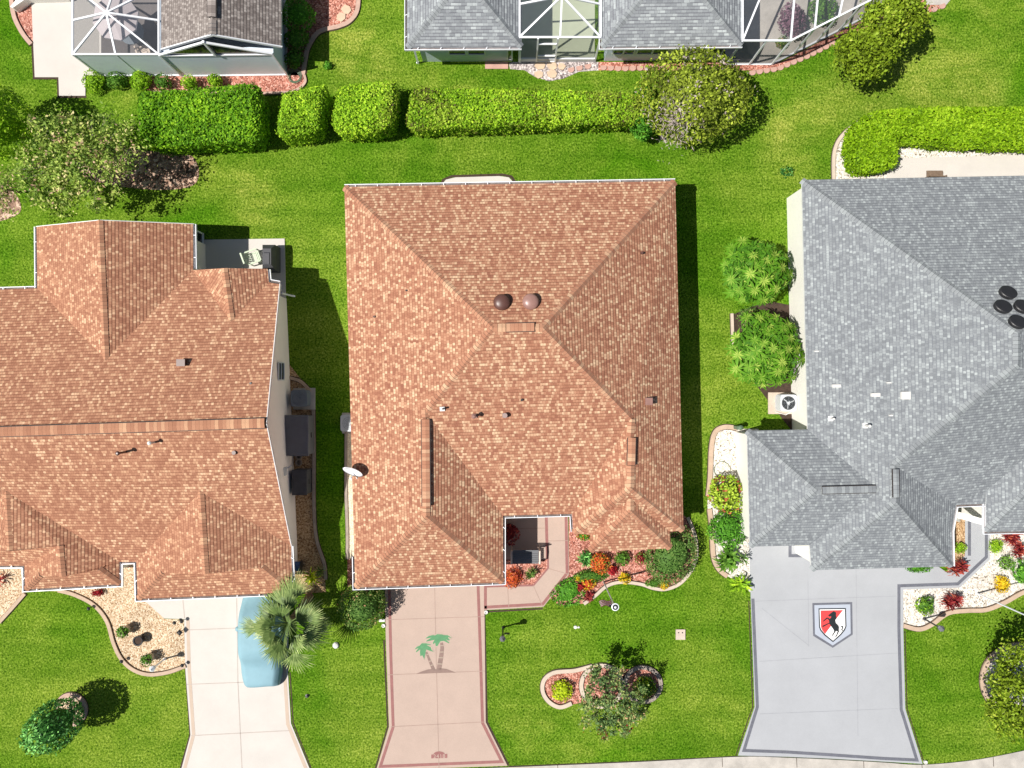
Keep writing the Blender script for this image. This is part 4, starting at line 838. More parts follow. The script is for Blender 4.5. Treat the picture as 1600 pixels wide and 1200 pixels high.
def tree(px, py, rpx, zc, rz, leaf, label, base=None, cat='tree', name='tree', clumps=46, per=90, csize=.34, size=.12, ry=None, trunk=.09, second=None, frac=0.0, bark='bark', ecc=0, flat=.0, jit=.9, shell=.45, fork=.35, contrast=.22, stick=26):
    c = P(px, py, zc); k = (H-zc)/H/SC; rx = rpx*k; ryy = (ry or rpx)*k; R = np.array(Matrix.Rotation(ecc, 3, 'Z'))
    b = G(*base) if base else Vector((c.x, c.y, 0)); root = empty(name, b, label, cat)
    d = sph(clumps, -.55); rad = rng.uniform(shell, 1, clumps)**.6; cc = (d*rad[:, None]*np.array([rx-csize*.5, ryy-csize*.5, rz]))@R.T+np.array(c)
    P_, N_ = [], []
    for q, dd in zip(cc, d):
        s = csize*rng.uniform(.6, 1.3); kk = int(per*rng.uniform(.6, 1.3)); u = rng.normal(size=(kk, 3))*.5
        P_.append(q+u*s*np.array([1, 1, .75])); N_.append(u+dd*.5+np.array([0, 0, .5]))
    pts = np.vstack(P_); nr = np.vstack(N_); nr /= np.linalg.norm(nr, axis=1)[:, None]; mats = [leaf]; mi = None
    if second is not None: mats.append(second); mi = np.where(rng.random(len(pts))*.6+.2+.3*lowf(pts, 2.5) < frac, 1, 0)
    leafobj('crown', pts, nr, size, mats, root, .55, jit, contrast=contrast, midx=mi, freq=1.6)
    m = MB(); f = b.lerp(c, fork); f.z = max(.3, (c.z-rz)*.75)
    m.tube([b+Vector((0,0,-.02)), b.lerp(f, .5)+Vector((.02,.01,0)), f], [trunk*1.25, trunk, trunk*.85], 8)
    for i in rng.permutation(clumps)[:stick]:
        q = Vector(cc[i]); mid = f.lerp(q, .5)+Vector((random.uniform(-.1,.1), random.uniform(-.1,.1), .12))
        m.tube([f, f.lerp(mid, .6), mid, q], [trunk*.5, trunk*.35, trunk*.24, trunk*.08], 5)
        for j in range(2):
            e = q+Vector((random.uniform(-.3,.3), random.uniform(-.3,.3), random.uniform(-.1,.25)))*1.0
            m.tube([mid, e], [trunk*.13, trunk*.04], 4)
    m.build('trunk', M[bark], root)
    return root
def spiky(px, py, rpx, h, leaf, label, n=26, cat='plant', name='plant', width=.07, zb=0, droop=.35, rosettes=1, spread=0.0, seg=3, fork=False):
    """strap leaved plant: arching blades out of one or more centres"""
    c0 = P(px, py, h*.5+zb); V = []; F = []; T = []; k0 = (H-h*.5)/H/SC
    for r_ in range(rosettes):
        a0 = random.uniform(0, 6.28); rr_ = spread*random.random()**.5 if r_ else 0
        c = Vector((c0.x+math.cos(a0)*rr_, c0.y+math.sin(a0)*rr_, zb+.02)); R_ = (rpx*k0-spread*.7 if rosettes > 1 else rpx*k0)
        for i in range(n):
            a = 2*math.pi*(i+random.random())/n; L = R_*random.uniform(.6, 1.08); el = random.uniform(.5, 1.0)*h
            w = width*random.uniform(.7, 1.2); d = Vector((math.cos(a), math.sin(a), 0)); s = Vector((-d.y, d.x, 0)); tn = random.random()
            pr = None
            for j in range(seg+1):
                t = j/seg; q = c+d*(L*t)+Vector((0,0,el*math.sin(math.pi*t*(.5+droop))))
                ww = w*(math.sin(math.pi*min(.97, .18+t*.8))); cur = (q-s*ww/2, q+s*ww/2)
                if pr: b = len(V); V += [pr[0], pr[1], cur[1], cur[0]]; F.append((b, b+1, b+2, b+3)); T.append(min(1, max(0, tn*.8+.2*t)))
                pr = cur
    o = rawmesh(name, [tuple(v) for v in V], np.array(F), T, [0]*len(F), leaf, None, loc=(c0.x, c0.y, zb))
    return tag(o, label, cat)
def rosette_tree(px, py, rpx, label, base, n=60, zt=2.6, seedy=0):
    """tree whose twigs end in whorls of long leaflets"""
    zc = zt-.6; c = P(px, py, zc); k = (H-zc)/H/SC; R_ = rpx*k; root = empty('tree', G(*base), label, 'tree'); V = []; F = []; T = []; tips = []
    k_ = 0
    for i in range(int(n*1.0)):
        u = math.sqrt((i+.5)/n); a = i*2.39996+seedy; x = u*math.cos(a); y = u*math.sin(a); zz = zc+.6*math.sqrt(max(0, 1-u*u))-.35*u+random.uniform(-.28, .22)
        kk = random.uniform(.82,1.0); tip = Vector((c.x+x*R_*kk+random.uniform(-.12,.12), c.y+y*R_*kk+random.uniform(-.12,.12), zz)); tips.append(tip); tilt = Vector((x, y, 0))*.75; ax = (Vector((0,0,1))+tilt).normalized()
        e1 = ax.orthogonal().normalized(); e2 = ax.cross(e1)
        for wh in range(2):
            nl = 10; Ls = (.50, .30)[wh]; up = (.0, .35)[wh]; tb = .36+.34*wh+random.uniform(-.15,.15)
            for j in range(nl):
                b_ = 2*math.pi*(j+.5*wh+random.uniform(-.2,.2))/nl; d = (e1*math.cos(b_)+e2*math.sin(b_)+ax*up).normalized(); s = d.cross(ax).normalized(); L = Ls*random.uniform(.75,1.15); w = L*.11
                p0 = tip; p1 = tip+d*L*.5; p2 = tip+d*L-ax*L*.22; b = len(V)
                V += [p0, p1-s*w, p2, p1+s*w]; F.append((b, b+1, b+2, b+3)); T.append(min(1, max(0, tb+random.uniform(-.1,.1))))
    # lower fill of loose leaflets, coloured dark as shade between the whorls
    dd = sph(900, -.4); pf = dd*np.array([R_*.85, R_*.85, .55])*rng.uniform(.5, .95, 900)[:, None]+np.array([c.x, c.y, zc-.1])
    for q in pf:
        d = Vector(rng.normal(size=3)); d.z *= .4; d.normalize(); s = d.cross(Vector((0,0,1))).normalized(); q = Vector(q); L = .3; b = len(V)
        V += [q, q+d*L*.5-s*.06, q+d*L, q+d*L*.5+s*.06]; F.append((b, b+1, b+2, b+3)); T.append(random.uniform(.0, .35))
    rawmesh('crown', [tuple(v) for v in V], np.array(F), T, [0]*len(F), M['l_star'], root)
    m = MB(); b = G(*base); f = b.lerp(Vector((c.x, c.y, zc)), .3)
    m.tube([b, f], [.09, .07], 8)
    for t in tips[::2]: m.tube([f, f.lerp(t, .55)+Vector((0,0,.1)), t], [.04, .03, .015], 5)
    m.build('trunk', M['bark'], root); return root

# hedges of the back boundary
hedge([(214,148),(235,139),(330,138),(400,141),(420,160),(427,200),(424,232),(405,241),(330,243),(250,238),(225,225),(213,190)], 2.2, M['l_hedge'], 'wide deep green clipped hedge block in the back row, left of the two square bushes', size=.14)
hedge([(438,150),(450,139),(490,137),(514,142),(519,165),(520,200),(512,222),(480,231),(450,226),(440,205),(436,175)], 2.2, M['l_hedgey'], 'smaller square clipped bush just right of the wide green hedge block', cat='bush')
hedge([(524,142),(540,130),(580,126),(615,132),(625,150),(627,190),(620,215),(585,227),(545,224),(527,205),(523,170)], 2.2, M['l_hedgey'], 'larger square clipped bush with yellowing leaves left of the long hedge', second=M['l_hedgeo'], frac=.28, cat='bush')
hedge([(646,136),(700,135),(800,136),(900,139),(985,141),(1000,160),(1002,195),(990,208),(900,212),(800,215),(700,218),(648,217),(643,180)], 2.0, M['l_hedgey'], 'long straight hedge with bare patches running to the big round bush', second=M['l_hedgeo'], frac=.42, size=.12)
hedge([(1315,215),(1335,192),(1365,178),(1420,172),(1500,167),(1600,164),(1700,160),(1760,160),(1760,240),(1600,236),(1500,236),(1400,231),(1390,235),(1388,262),(1370,276),(1330,279),(1312,262)], 1.35, M['l_lime'], 'bright lime hedge bent round the corner of the white concrete patio', size=.13)
shrub(-9,190,50,4.6, M['l_hedgey'], 'tall rounded clipped bush cut by the left border', 'bush', size=.16, ry=54, lump=.05)
shrub(1004,178,26,1.9, M['l_grn'], 'light green bush squeezed between the long hedge and the big round bush', 'bush', size=.14, ry=44, lump=.2)
b_ = shrub(1084,150,86,3.7, M['l_olive'], 'big round olive bush with a bare grey patch, at the long hedge\'s end', 'bush', size=.15, ry=72, lump=.10, second=M['l_ash'], frac=.0, dens=230, zb=.55)
# bare patch of dead twigs on its lower left side
cc_ = P(1062,182,2.0); dd_ = rng.normal(size=(900,3))*np.array([.42,.62,.38]); pp_ = dd_+np.array(P(1058,180,3.3)); 
leafobj('dead_twigs', pp_, dd_*.5+np.array([0,0,1.0]), .2, M['l_ash'], b_, .16, .9)
# small round shrubs under the frosted panels
for i, (x, y, r, l) in enumerate(((147,128,16,'l_hedgey'),(182,126,13,'l_mid'),(219,126,17,'l_hedgey'),(254,129,12,'l_mid'),(296,130,12,'l_hedgey'),(336,127,12,'l_hedgey'))):
    shrub(x, y, r, .8, M[l], ['yellow green round shrub nearest the white slab, below the frosted panels','dark round shrub second of the row under the frosted panels','largest light green shrub third of the row under the frosted panels','dark round shrub fourth of the row under the frosted panels','yellowish shrub fifth of the row, just above the wide hedge','rightmost small shrub of the row, above the wide hedge'][i], size=.10, group='round shrubs below the frosted panels')
shrub(466,22,26,1.4, M['l_grn'], 'bright green bush in the shade right of the taupe roofed house', 'bush', ry=24)
shrub(462,62,18,.9, M['l_mid'], 'low shaded shrub right of the taupe roofed house, middle one')
shrub(460,92,14,.7, M['l_mid'], 'small dark shrub at the corner of the taupe roofed house')
shrub(512,102,7,.35, M['l_grn'], 'tiny green seedling by the leaf litter on the lawn near the taupe roofed house', 'plant', size=.09, stems=False)
# trees
tree(120,249,114,3.0,.8, M['l_loose'], 'sparse spreading tree with tawny flowers above the leaf litter, top left', base=(190,262), ry=88, clumps=170, per=56, csize=.42, size=.16, trunk=.11, ecc=.15, second=M['l_tan'], frac=.14, shell=.1, bark='barkg')
tree(8,300,34,2.2,.5, M['l_loose'], 'small sparse tree cut by the left border below the clipped bush', base=(30,300), ry=48, clumps=26, per=30, csize=.35, size=.12, trunk=.06, second=M['l_tan'], frac=.3, shell=.1)
tree(1352,84,50,2.6,1.0, M['l_citrus'], 'yellow green leafy tree beside the slanted lanai screen', base=(1330,105), ry=40, clumps=80, per=80, csize=.38, size=.17, trunk=.1, shell=.5)
tree(1396,32,52,2.8,1.0, M['l_citrus'], 'taller dense tree at the top edge right of the lanai', base=(1370,60), ry=46, clumps=80, per=85, csize=.38, size=.17, trunk=.1, shell=.5, contrast=.28)
tree(1600,1080,66,2.6,1.1, M['l_citrus'], 'yellow green tree cut by the right border inside round edging', base=(1585,1062), ry=84, clumps=130, per=90, csize=.36, size=.15, trunk=.1, shell=.35, contrast=.3)
tree(958,1098,60,2.1,.7, M['l_myrtle'], 'loose multi stem tree with red blossoms over the island bed', base=(945,1072), ry=64, clumps=92, per=58, csize=.25, size=.13, trunk=.05, shell=.2, second=M['l_red'], frac=.045, ecc=.3)
rosette_tree(1182,424,57,'upper of two bright trees with star shaped leaf whorls by the grey roofed house', (1205,438), n=36)
rosette_tree(1199,548,64,'lower of two bright trees with star shaped leaf whorls, above the white air conditioner', (1215,555), n=44, seedy=1.3)
shrub(1172,498,20,.5, M['l_mix'], 'reddish low plants in the soil bed between the two whorl leaved trees', 'plant', size=.1, core=False)
# dark clipped tree on the left lawn
shrub(84,1134,41,3.2, M['l_dark'], 'dark glossy clipped tree on the round bed of the left lawn', 'topiary tree', 'topiary_tree', size=.15, ry=36, lump=.04, dens=260, ecc=.62, contrast=.32, zb=.1, tshift=.12)
shrub(566,947,36,2.1, M['l_mix'], 'rounded shrub with reddish tips at the garage corner of the middle house', size=.11, lump=.1, dens=230)
shrub(1048,868,40,1.5, M['l_mix'], 'broad mottled shrub filling the right end of the front flower bed', size=.10, ry=48, lump=.12, dens=240, ecc=-.5)
shrub(1135,772,31,1.15, M['l_hedgeo'], 'brownish green bush, upper one in the white rock bed beside the grey roofed house', 'bush', ry=30, size=.15, lump=.15, second=M['l_maroon'], frac=.12, tshift=.15)
shrub(1137,826,30,1.1, M['l_grn'], 'fresh green shrub, middle one in the white rock bed beside the grey roofed house', ry=30, size=.12, lump=.12)
spiky(1140,878,30,.7, M['l_mid'], 'dark strap leaved plant below the green shrub at the grey drive', 16, width=.13, rosettes=4, spread=.45)
spiky(1160,912,26,.6, M['l_hedgey'], 'yellow green strap leaved plant at the corner of the grey drive', 16, width=.11, rosettes=2, spread=.3)
spiky(1162,873,15,.9, M['l_mid'], 'small dark arching plant leaning over the grey drive corner', 12, width=.06)
# flower bed in front of the middle house
shrub(913,838,13,.45, M['l_grn'], 'low green plant with orange edges tucked under the small roof projection', 'plant', ry=7, size=.08, stems=False, second=M['l_orange'], frac=.2)
spiky(911,872,19,.6, M['l_dark'], 'bluish dark green spiky plant nearest the pink walk in the flower bed', 18, width=.07, rosettes=4, spread=.25)
shrub(938,880,16,.75, M['l_orange'], 'orange leaved shrub left of the red one in the front flower bed', size=.1, second=M['l_mid'], frac=.18)
shrub(957,891,8,.4, M['l_red'], 'small crimson plant between orange shrub and broad mottled shrub', 'plant', size=.09, stems=False)
shrub(971,872,12,.5, M['l_mid'], 'small dark green shrub under the front roof projection', size=.09)
shrub(1001,872,9,.5, M['l_maroon'], 'reddish green plant at the left edge of the broad mottled shrub', 'plant', size=.09, second=M['l_mid'], frac=.5)
shrub(976,903,9,.35, M['l_yellow'], 'yellow plant at the curb between orange shrub and mottled shrub', 'plant', size=.09, stems=False, second=M['l_grn'], frac=.25)
shrub(1037,913,8,.3, M['l_yellow'], 'bright yellow plant at the lower edge of the broad mottled shrub', 'plant', size=.08, stems=False)
shrub(1022,911,13,.35, M['l_mid'], 'low blue green plant beside the bright yellow one at the bed edging', 'plant', size=.08, ry=7, stems=False)
shrub(924,900,28,.35, M['l_mid'], 'low green plant mat at the upper end of the bed by the pink walk', 'ground cover plant', ry=10, size=.1, stems=False, dens=260)
shrub(888,925,26,.30, M['l_grn'], 'low grassy green mat in the corner between pink walk and lawn', 'ground cover plant', ry=20, size=.12, stems=False, dens=260, ecc=.6, lump=.25)
shrub(903,903,5,.3, M['l_yellow'], 'tiny yellow tuft beside the pink walk bend', 'plant', size=.08, stems=False)
shrub(908,918,7,.4, M['l_red'], 'scarlet plant left of an orange one in the lower flower bed', 'plant', size=.09, stems=False)
shrub(919,912,10,.4, M['l_orange'], 'orange and yellow plant right of the scarlet one in the lower flower bed', 'plant', size=.09, second=M['l_yellow'], frac=.3)
spiky(922,930,14,.35, M['l_maroon'], 'bronze spiky plant at the lowest edging of the flower bed', 16, width=.05, rosettes=3, spread=.2)
shrub(801,903,15,.5, M['l_orange'], 'orange red plant in the small bed below the bench', 'plant', size=.09, second=M['l_maroon'], frac=.35)
spiky(832,894,15,.6, M['l_mix'], 'reddish spiky plant in the small bed below the bench', 18, width=.05, rosettes=3, spread=.2)
shrub(795,833,16,1.0, M['l_maroon'], 'dark potted plant in the shade of the entry porch', 'plant', size=.12)
# island bed
shrub(878,1079,16,.5, M['l_ylime'], 'lime yellow shrub in the left loop of the island bed', size=.12)
shrub(1008,1074,18,.5, M['l_mid'], 'green shrub with yellow edges in the right loop of the island bed', size=.11, second=M['l_ylime'], frac=.25)
# right rock bed
shrub(1446,947,15,.5, M['l_mid'], 'green shrub at the left end of the white rock bed by the grey drive', size=.10, second=M['l_hedgey'], frac=.3)
spiky(1489,939,23,.75, M['l_maroon'], 'maroon spiky plant on the white rocks right of the green shrub', 20, width=.06, rosettes=4, spread=.32)
spiky(1499,886,20,.8, M['l_maroon'], 'maroon spiky plant at the roof corner over the grey walk', 20, width=.07, rosettes=3, spread=.3)
spiky(1575,838,22,.7, M['l_maroon'], 'maroon spiky plant against the wall of the grey roofed house', 20, width=.07, rosettes=4, spread=.4)
spiky(1592,855,18,.7, M['l_maroon'], 'maroon spiky plant at the right border, lower one', 20, width=.07, rosettes=3, spread=.3)
shrub(1556,854,11,.45, M['l_hedgey'], 'small ball shaped green shrub on the white rocks beside the grey walk', size=.07)
shrub(1572,880,12,.5, M['l_mid'], 'loose green plant on the white rocks above the yellow one', 'plant', size=.11, core=False, dens=260)
shrub(1566,914,11,.45, M['l_yellow'], 'golden yellow shrub on the white rocks near the flagpole foot', size=.11, ry=14)
shrub(1600,895,15,.6, M['l_grn'], 'bright green shrub cut by the right border on the white rocks', ry=20)
shrub(1435,887,18,.35, M['l_grn'], 'low green plants peeking out under the garage eave of the grey roofed house', 'plant', ry=8, size=.1, stems=False)
shrub(1500,856,9,.4, M['l_hedgey'], 'small yellow green plant in the narrow bed beside the grey walk', 'plant', size=.09, stems=False)
# left front
shrub(152,926,9,.35, M['l_red'], 'scarlet plant against the left house on tan gravel', 'plant', ry=6, size=.08, stems=False)
spiky(-2,905,16,.5, M['l_maroon'], 'dark plant at the left border on tan gravel', 16, width=.06)
for (x, y, r, pot, lab) in ((196,985,11,1,'shallow bowl of green leaves on tan gravel, upper one'),(233,1028,11,1,'shallow bowl of green leaves on tan gravel, lower one near the white mailbox'),(218,1000,0,1,'empty black pot on tan gravel between two planted bowls')):
    b0 = G(x+4, y-3); root = empty('planter', b0, lab, 'planter'); m = MB()
    m.lathe(b0, [(.12,0),(.2,.1),(.22,.42),(.25,.45),(.20,.45),(.17,.38)], 16)
    m.build('pot', M['terr'] if r else M['black'], root, smooth=True)
    m = MB(); m.lathe(b0+Vector((0,0,.36)), [(.19,0),(.17,.03)], 14); m.build('soil', M['soil'], root)
    if r:
        d_ = sph(150, -.1); pp_ = d_*np.array([.32,.32,.25])*rng.uniform(.6,1.05,150)[:, None]+np.array(b0)+np.array([0,0,.5])
        leafobj('plant', pp_, d_, .12, M['l_mid'], root, .6, .6)
# stray leafy shadow plant on the lawn by the grey roofed house
shrub(1228,268,12,.3, M['l_dark'], 'small dark weed patch on the lawn above the grey roofed house', 'plant', ry=9, size=.1, core=False, stems=False, dens=220)

# fan palm
pr = empty('palm_tree', G(484,932), 'fan palm between the covered car and the garage shrub', 'palm tree'); b = G(484,932); top = P(450,974,2.9)
m = MB(); m.tube([b, b.lerp(top,.35)+Vector((.05,.05,0)), b.lerp(top,.7), top], [.2,.17,.15,.13], 12); m.build('trunk', M['bark'], pr)
V = []; F = []; T = []; pet = MB()
def fan(c, d, pit, L, nf=26, spread=2.5, drop=.25):
    s = d.cross(Vector((0,0,1))).normalized(); up = s.cross(d).normalized(); tb = random.uniform(.15,.65)
    for i in range(nf):
        a = (i/(nf-1)-.5)*spread; dd = (d*math.cos(a)+s*math.sin(a)).normalized(); ss = dd.cross(up).normalized(); l = L*(1-.22*abs(a)/(spread/2))*random.uniform(.88,1.06)
        w = .034; dr = Vector((0,0,-1))*l*drop*random.uniform(.5,1.3); fold = up*.012*(1 if i % 2 else -1)
        q = [c, c+dd*l*.35+fold, c+dd*l*.72+dr*.35, c+dd*l+dr]
        ws = [.006, w, w*.6, .004]
        for j in range(3):
            k_ = len(V); V.extend([q[j]-ss*ws[j], q[j]+ss*ws[j], q[j+1]+ss*ws[j+1], q[j+1]-ss*ws[j+1]]); F.append((k_, k_+1, k_+2, k_+3)); T.append(min(1, max(0, tb+.25*j*random.random()+random.uniform(-.15,.15))))
for i in range(34):
    a = i*2.39996+random.uniform(-.35,.35); el = 1.35-1.6*((i+.5)/34)**.8+random.uniform(-.12,.12); d = Vector((math.cos(a)*math.cos(el), math.sin(a)*math.cos(el), math.sin(el)))
    Lp = random.uniform(.65,1.35); c = top+d*Lp; pet.tube([top, top+d*Lp*.6+Vector((0,0,.03)), c], [.03,.02,.015], 5)
    dn = Vector((d.x, d.y, d.z-.45)).normalized(); fan(c, dn, 0, random.uniform(.85,1.35), nf=random.choice((15,18,22)), spread=random.uniform(1.3,2.3), drop=random.uniform(.1,.2) if el > .3 else random.uniform(.2,.38))
rawmesh('crown', [tuple(v) for v in V], np.array(F), T, [0]*len(F), M['l_palm'], pr, extra=None)
pet.build('leaf_stalks', M['l_palm'], pr)
spiky(488,905,20,.6, M['l_ylime'], 'yellow green strap plant at the top edge of the fan palm beside the house corner', 16, width=.06, rosettes=2, spread=.2)
spiky(500,893,14,.5, M['l_mix'], 'small spiky plant in the brown gravel above the fan palm', 16, width=.04)
# ---------------------------------------------------------------- objects
# covered car on the left drive
cr = empty('covered_car', G(413,995), 'car under a pale blue cover parked on the white drive beside the palm', 'car')
hw_ = [.80,.93,1.0,.99,1.0,.97,.92,.80]; m = MB(); rows = []
x0 = G(413,0).x; ys = np.linspace(G(0,1068).y, G(0,915).y, 27); prof = lambda t: .62+.80*math.exp(-((t-.58)/.27)**4)+.22*math.exp(-((t-.2)/.22)**4)
for j, yy in enumerate(ys):
    t = j/26; hh = prof(t)*(1 if 0 < j < 26 else .8); w = 1.04*(1-.22*abs(2*t-1)**5)*(1-.02*math.sin(9*t)); row = []
    for i in range(25):
        a = i/24*2-1; ex = abs(a); sg = 1 if a >= 0 else -1
        if ex < .62: x = a/.62*.74*w; zz = hh*(1-.055*(a/.62)**2)
        elif ex < .80: q = (ex-.62)/.18; x = sg*(.74+.2*q)*w; zz = hh*(.945-.28*q)
        else: q = (ex-.80)/.20; x = sg*(.94+.045*math.sin(q*3))*w; zz = max(.03, hh*.665*(1-q)+.05)
        wr = .012*math.sin(7*yy+3*a)+.008*math.sin(17*yy-5*a*a+2)
        row.append((x0+x*(1.0), yy+.03*math.sin(3*a), max(.02, zz+wr)))
    rows.append(row)
for j in range(26):
    for i in range(24): m.face([rows[j][i+1], rows[j][i], rows[j+1][i], rows[j+1][i+1]])
for row, f in ((rows[0], 1), (rows[-1], -1)):
    lo = [(x, y-.04*f, .03) for x, y, z_ in row]
    for i in range(24): q = [lo[i], lo[i+1], row[i+1], row[i]]; m.face(q if f < 0 else q[::-1])
cv = m.build('cover', M['cover'], cr)
bm = bmesh.new(); bm.from_mesh(cv.data); bmesh.ops.remove_doubles(bm, verts=bm.verts, dist=.001); bmesh.ops.recalc_face_normals(bm, faces=bm.faces); bm.to_mesh(cv.data); bm.free()
for p_ in cv.data.polygons: p_.use_smooth = True
sd = cv.modifiers.new('s', 'SUBSURF'); sd.levels = 1; sd.render_levels = 2
m = MB()
for yy in (ys[5], ys[21]):
    for sx in (-1, 1): m.tube([(x0+sx*.66, yy, .3), (x0+sx*.88, yy, .3)], [.30,.30], 16)
m.build('tyres', M['black'], cr)
# door mirrors lift the cloth
m = MB()
for sx in (-1, 1): m.lathe((x0+sx*.98, ys[16], .88), [(.02,-.08),(.11,-.05),(.13,.02),(.07,.09),(.01,.1)], 10)
m.build('covered_mirrors', M['cover'], cr, smooth=True)

# air conditioners
def ac(c, s, h, body, label, rz=0, fanr=.3, light=True, name='air_conditioner'):
    root = empty(name, c, label, 'air conditioner'); m = MB(); cx, cy, cz = c
    R = Matrix.Rotation(rz, 4, 'Z')
    out = [];
    for k in range(24):
        a = 2*math.pi*k/24; ca, sa = math.cos(a), math.sin(a); e = .28
        out.append((cx+s/2*math.copysign(abs(ca)**e, ca), cy+s/2*math.copysign(abs(sa)**e, sa)))
    m.prism(out, cz, cz+h-.04)
    for k in range(5): 
        ins_ = [(cx+(x-cx)*1.02, cy+(y-cy)*1.02) for x, y in out]; m.prism(ins_, cz+.1+k*.14, cz+.13+k*.14)
    m.build('body', body, root)
    m = MB(); n = 32; r0 = fanr+.03
    top = cz+h
    ring = [(cx+r0*math.cos(2*math.pi*k/24), cy+r0*math.sin(2*math.pi*k/24)) for k in range(24)]
    for k in range(24):
        j = (k+1) % 24; a, b, c_, d_ = out[k], out[j], ring[j], ring[k]
        m.face([(*a, top), (*b, top), (*c_, top), (*d_, top)]); m.face([(*a, top-.05), (*b, top-.05), (*b, top), (*a, top)]); m.face([(*d_, top), (*c_, top), (*c_, top-.03), (*d_, top-.03)])
    m.build('top_panel', body, root)
    m = MB(); m.lathe((cx, cy, top-.038), [(fanr+.025, 0), (fanr+.025, .003)], 24); m.build('fan_well', M['black'], root)
    m = MB()
    for k in range(3):
        a = k*2.094+.5; d = Vector((math.cos(a), math.sin(a), 0)); s_ = Vector((-d.y, d.x, 0)); q = Vector((cx, cy, top-.03))
        m.face([q+d*.05-s_*.04, q+d*fanr*.95-s_*.05, q+d*fanr*.9+s_*.10+Vector((0,0,-.02)), q+d*.05+s_*.05])
    m.lathe((cx, cy, top-.04), [(.07,0),(.07,.03),(.02,.04)], 12); m.build('fan', M['acg'] if light else M['acd'], root)
    m = MB()
    for r_ in (.12,.2,.28):
        if r_ < fanr: m.tube([(cx+r_*math.cos(t*math.pi/12), cy+r_*math.sin(t*math.pi/12), top+.005) for t in range(25)], [.005]*25, 4, cap=False)
    for k in range(8):
        a = k*math.pi/4; m.bar((cx+.05*math.cos(a), cy+.05*math.sin(a), top+.005), (cx+(fanr+.03)*math.cos(a), cy+(fanr+.03)*math.sin(a), top+.005), .008)
    m.build('grille', M['acd'], root)
def slab(name, px, py, w, d, z0, z1, mat, label, cat='concrete pad', rz=0):
    m = MB(); c = G(px, py); m.box((c.x, c.y, (z0+z1)/2), (w, d, z1-z0), rz); return tag(m.build(name, mat, loc=(c.x, c.y, z0)), label, cat)
slab('concrete_pad', 476,623,1.05,1.05,.005,.08, M['conc'], 'square concrete pad under the dark air conditioner')
ac(G(474,622,.08), .78, .72, M['acd'], 'dark blue-grey air conditioner on its pad beside the cream gable wall', light=False)
slab('concrete_pad', 551,661,1.0,1.0,.005,.08, M['conc'], 'concrete pad half hidden under the left eave of the middle house')
ac(G(550,660,.08), .78, .72, M['acg'], 'pale grey air conditioner half hidden by the left eave of the middle house')
slab('concrete_pad', 1219,630,1.2,1.05,.005,.07, M['curbw'], 'pale slab under the white air conditioner of the grey roofed house')
ac(G(1223,629,.07), .8, .75, M['acg'], 'white air conditioner below the lower whorl leaved tree')
m = MB(); m.tube([G(1210,643,.1), G(1226,648,.15), G(1238,640,.3)], [.02,.02,.02], 6); tag(m.build('conduit', M['pvc'], loc=G(1210,643,.1)), 'white pipe on the ground below the white air conditioner', 'pipe')
# storage cabinet and utility box by the left house
def cabinet(name, px, py, w, d, h, mat, label, cat):
    c = G(px, py); root = empty(name, c, label, cat); m = MB(); m.box((c.x, c.y, h/2-.03), (w*.94, d*.94, h-.06)); m.build('body', mat, root)
    m = MB(); m.box((c.x, c.y, h-.02), (w, d, .05), taper=.97); m.box((c.x, c.y+.0, h+.012), (w*.9, d*.9, .015), taper=.95); m.build('lid', mat, root)
    m = MB(); m.bar((c.x+w/2, c.y-.12, h*.6), (c.x+w/2, c.y+.12, h*.6), .03); m.build('handle', M['black'], root); return root
slab('concrete_pad', 478,680,.9,1.75,.005,.06, M['curbg'], 'long concrete pad beneath the large grey storage cabinet', 'concrete pad')
cabinet('storage_cabinet', 474,678,1.15,1.95,1.2, M['mgrey'], 'large flat grey storage cabinet beside the cream gable wall', 'cabinet')
cabinet('utility_box', 476,750,.74,1.22,.95, M['dgrey'], 'smaller dark grey box standing on brown gravel by the gable wall', 'utility box')
for y in (712,722):
    m = MB(); c = G(469,y,.02); m.tube([(c.x+.15*math.cos(t*math.pi/10), c.y+.15*math.sin(t*math.pi/10), .25) for t in range(21)], [.025]*21, 5, cap=False); m.lathe((c.x,c.y,0), [(.1,0),(.13,.22),(.11,.22),(.08,.03)], 14)
    tag(m.build('plant_pot', M['curbg'], loc=c), 'round pot ring on gravel, %s of two between the grey boxes' % ('upper' if y == 712 else 'lower'), 'pot')
m = MB(); m.bar(G(461,727,1.6), G(469,722,1.5), .04); m.box((*G(458,731)[:2], 1.5), (.12,.4,.45)); tag(m.build('electric_meter', M['acg'], loc=G(458,731,1.5)), 'grey meter box fixed to the cream gable wall', 'meter box')
rt_ = empty('hose_reel', G(468,882), 'blue hose reel at the bottom corner of the cream gable wall', 'hose reel'); m = MB(); m.tube([G(463,882,.4), G(474,882,.4)], [.24,.24], 16); m.build('drum', M['blue'], rt_)
m = MB(); m.tube([G(462.5,882,.4), G(463,882,.4)], [.29,.29], 16); m.tube([G(474,882,.4), G(474.5,882,.4)], [.29,.29], 16); m.bar(G(463,882,.02), G(463,882,.4), .05); m.bar(G(474,882,.02), G(474,882,.4), .05); m.build('frame', M['black'], rt_)
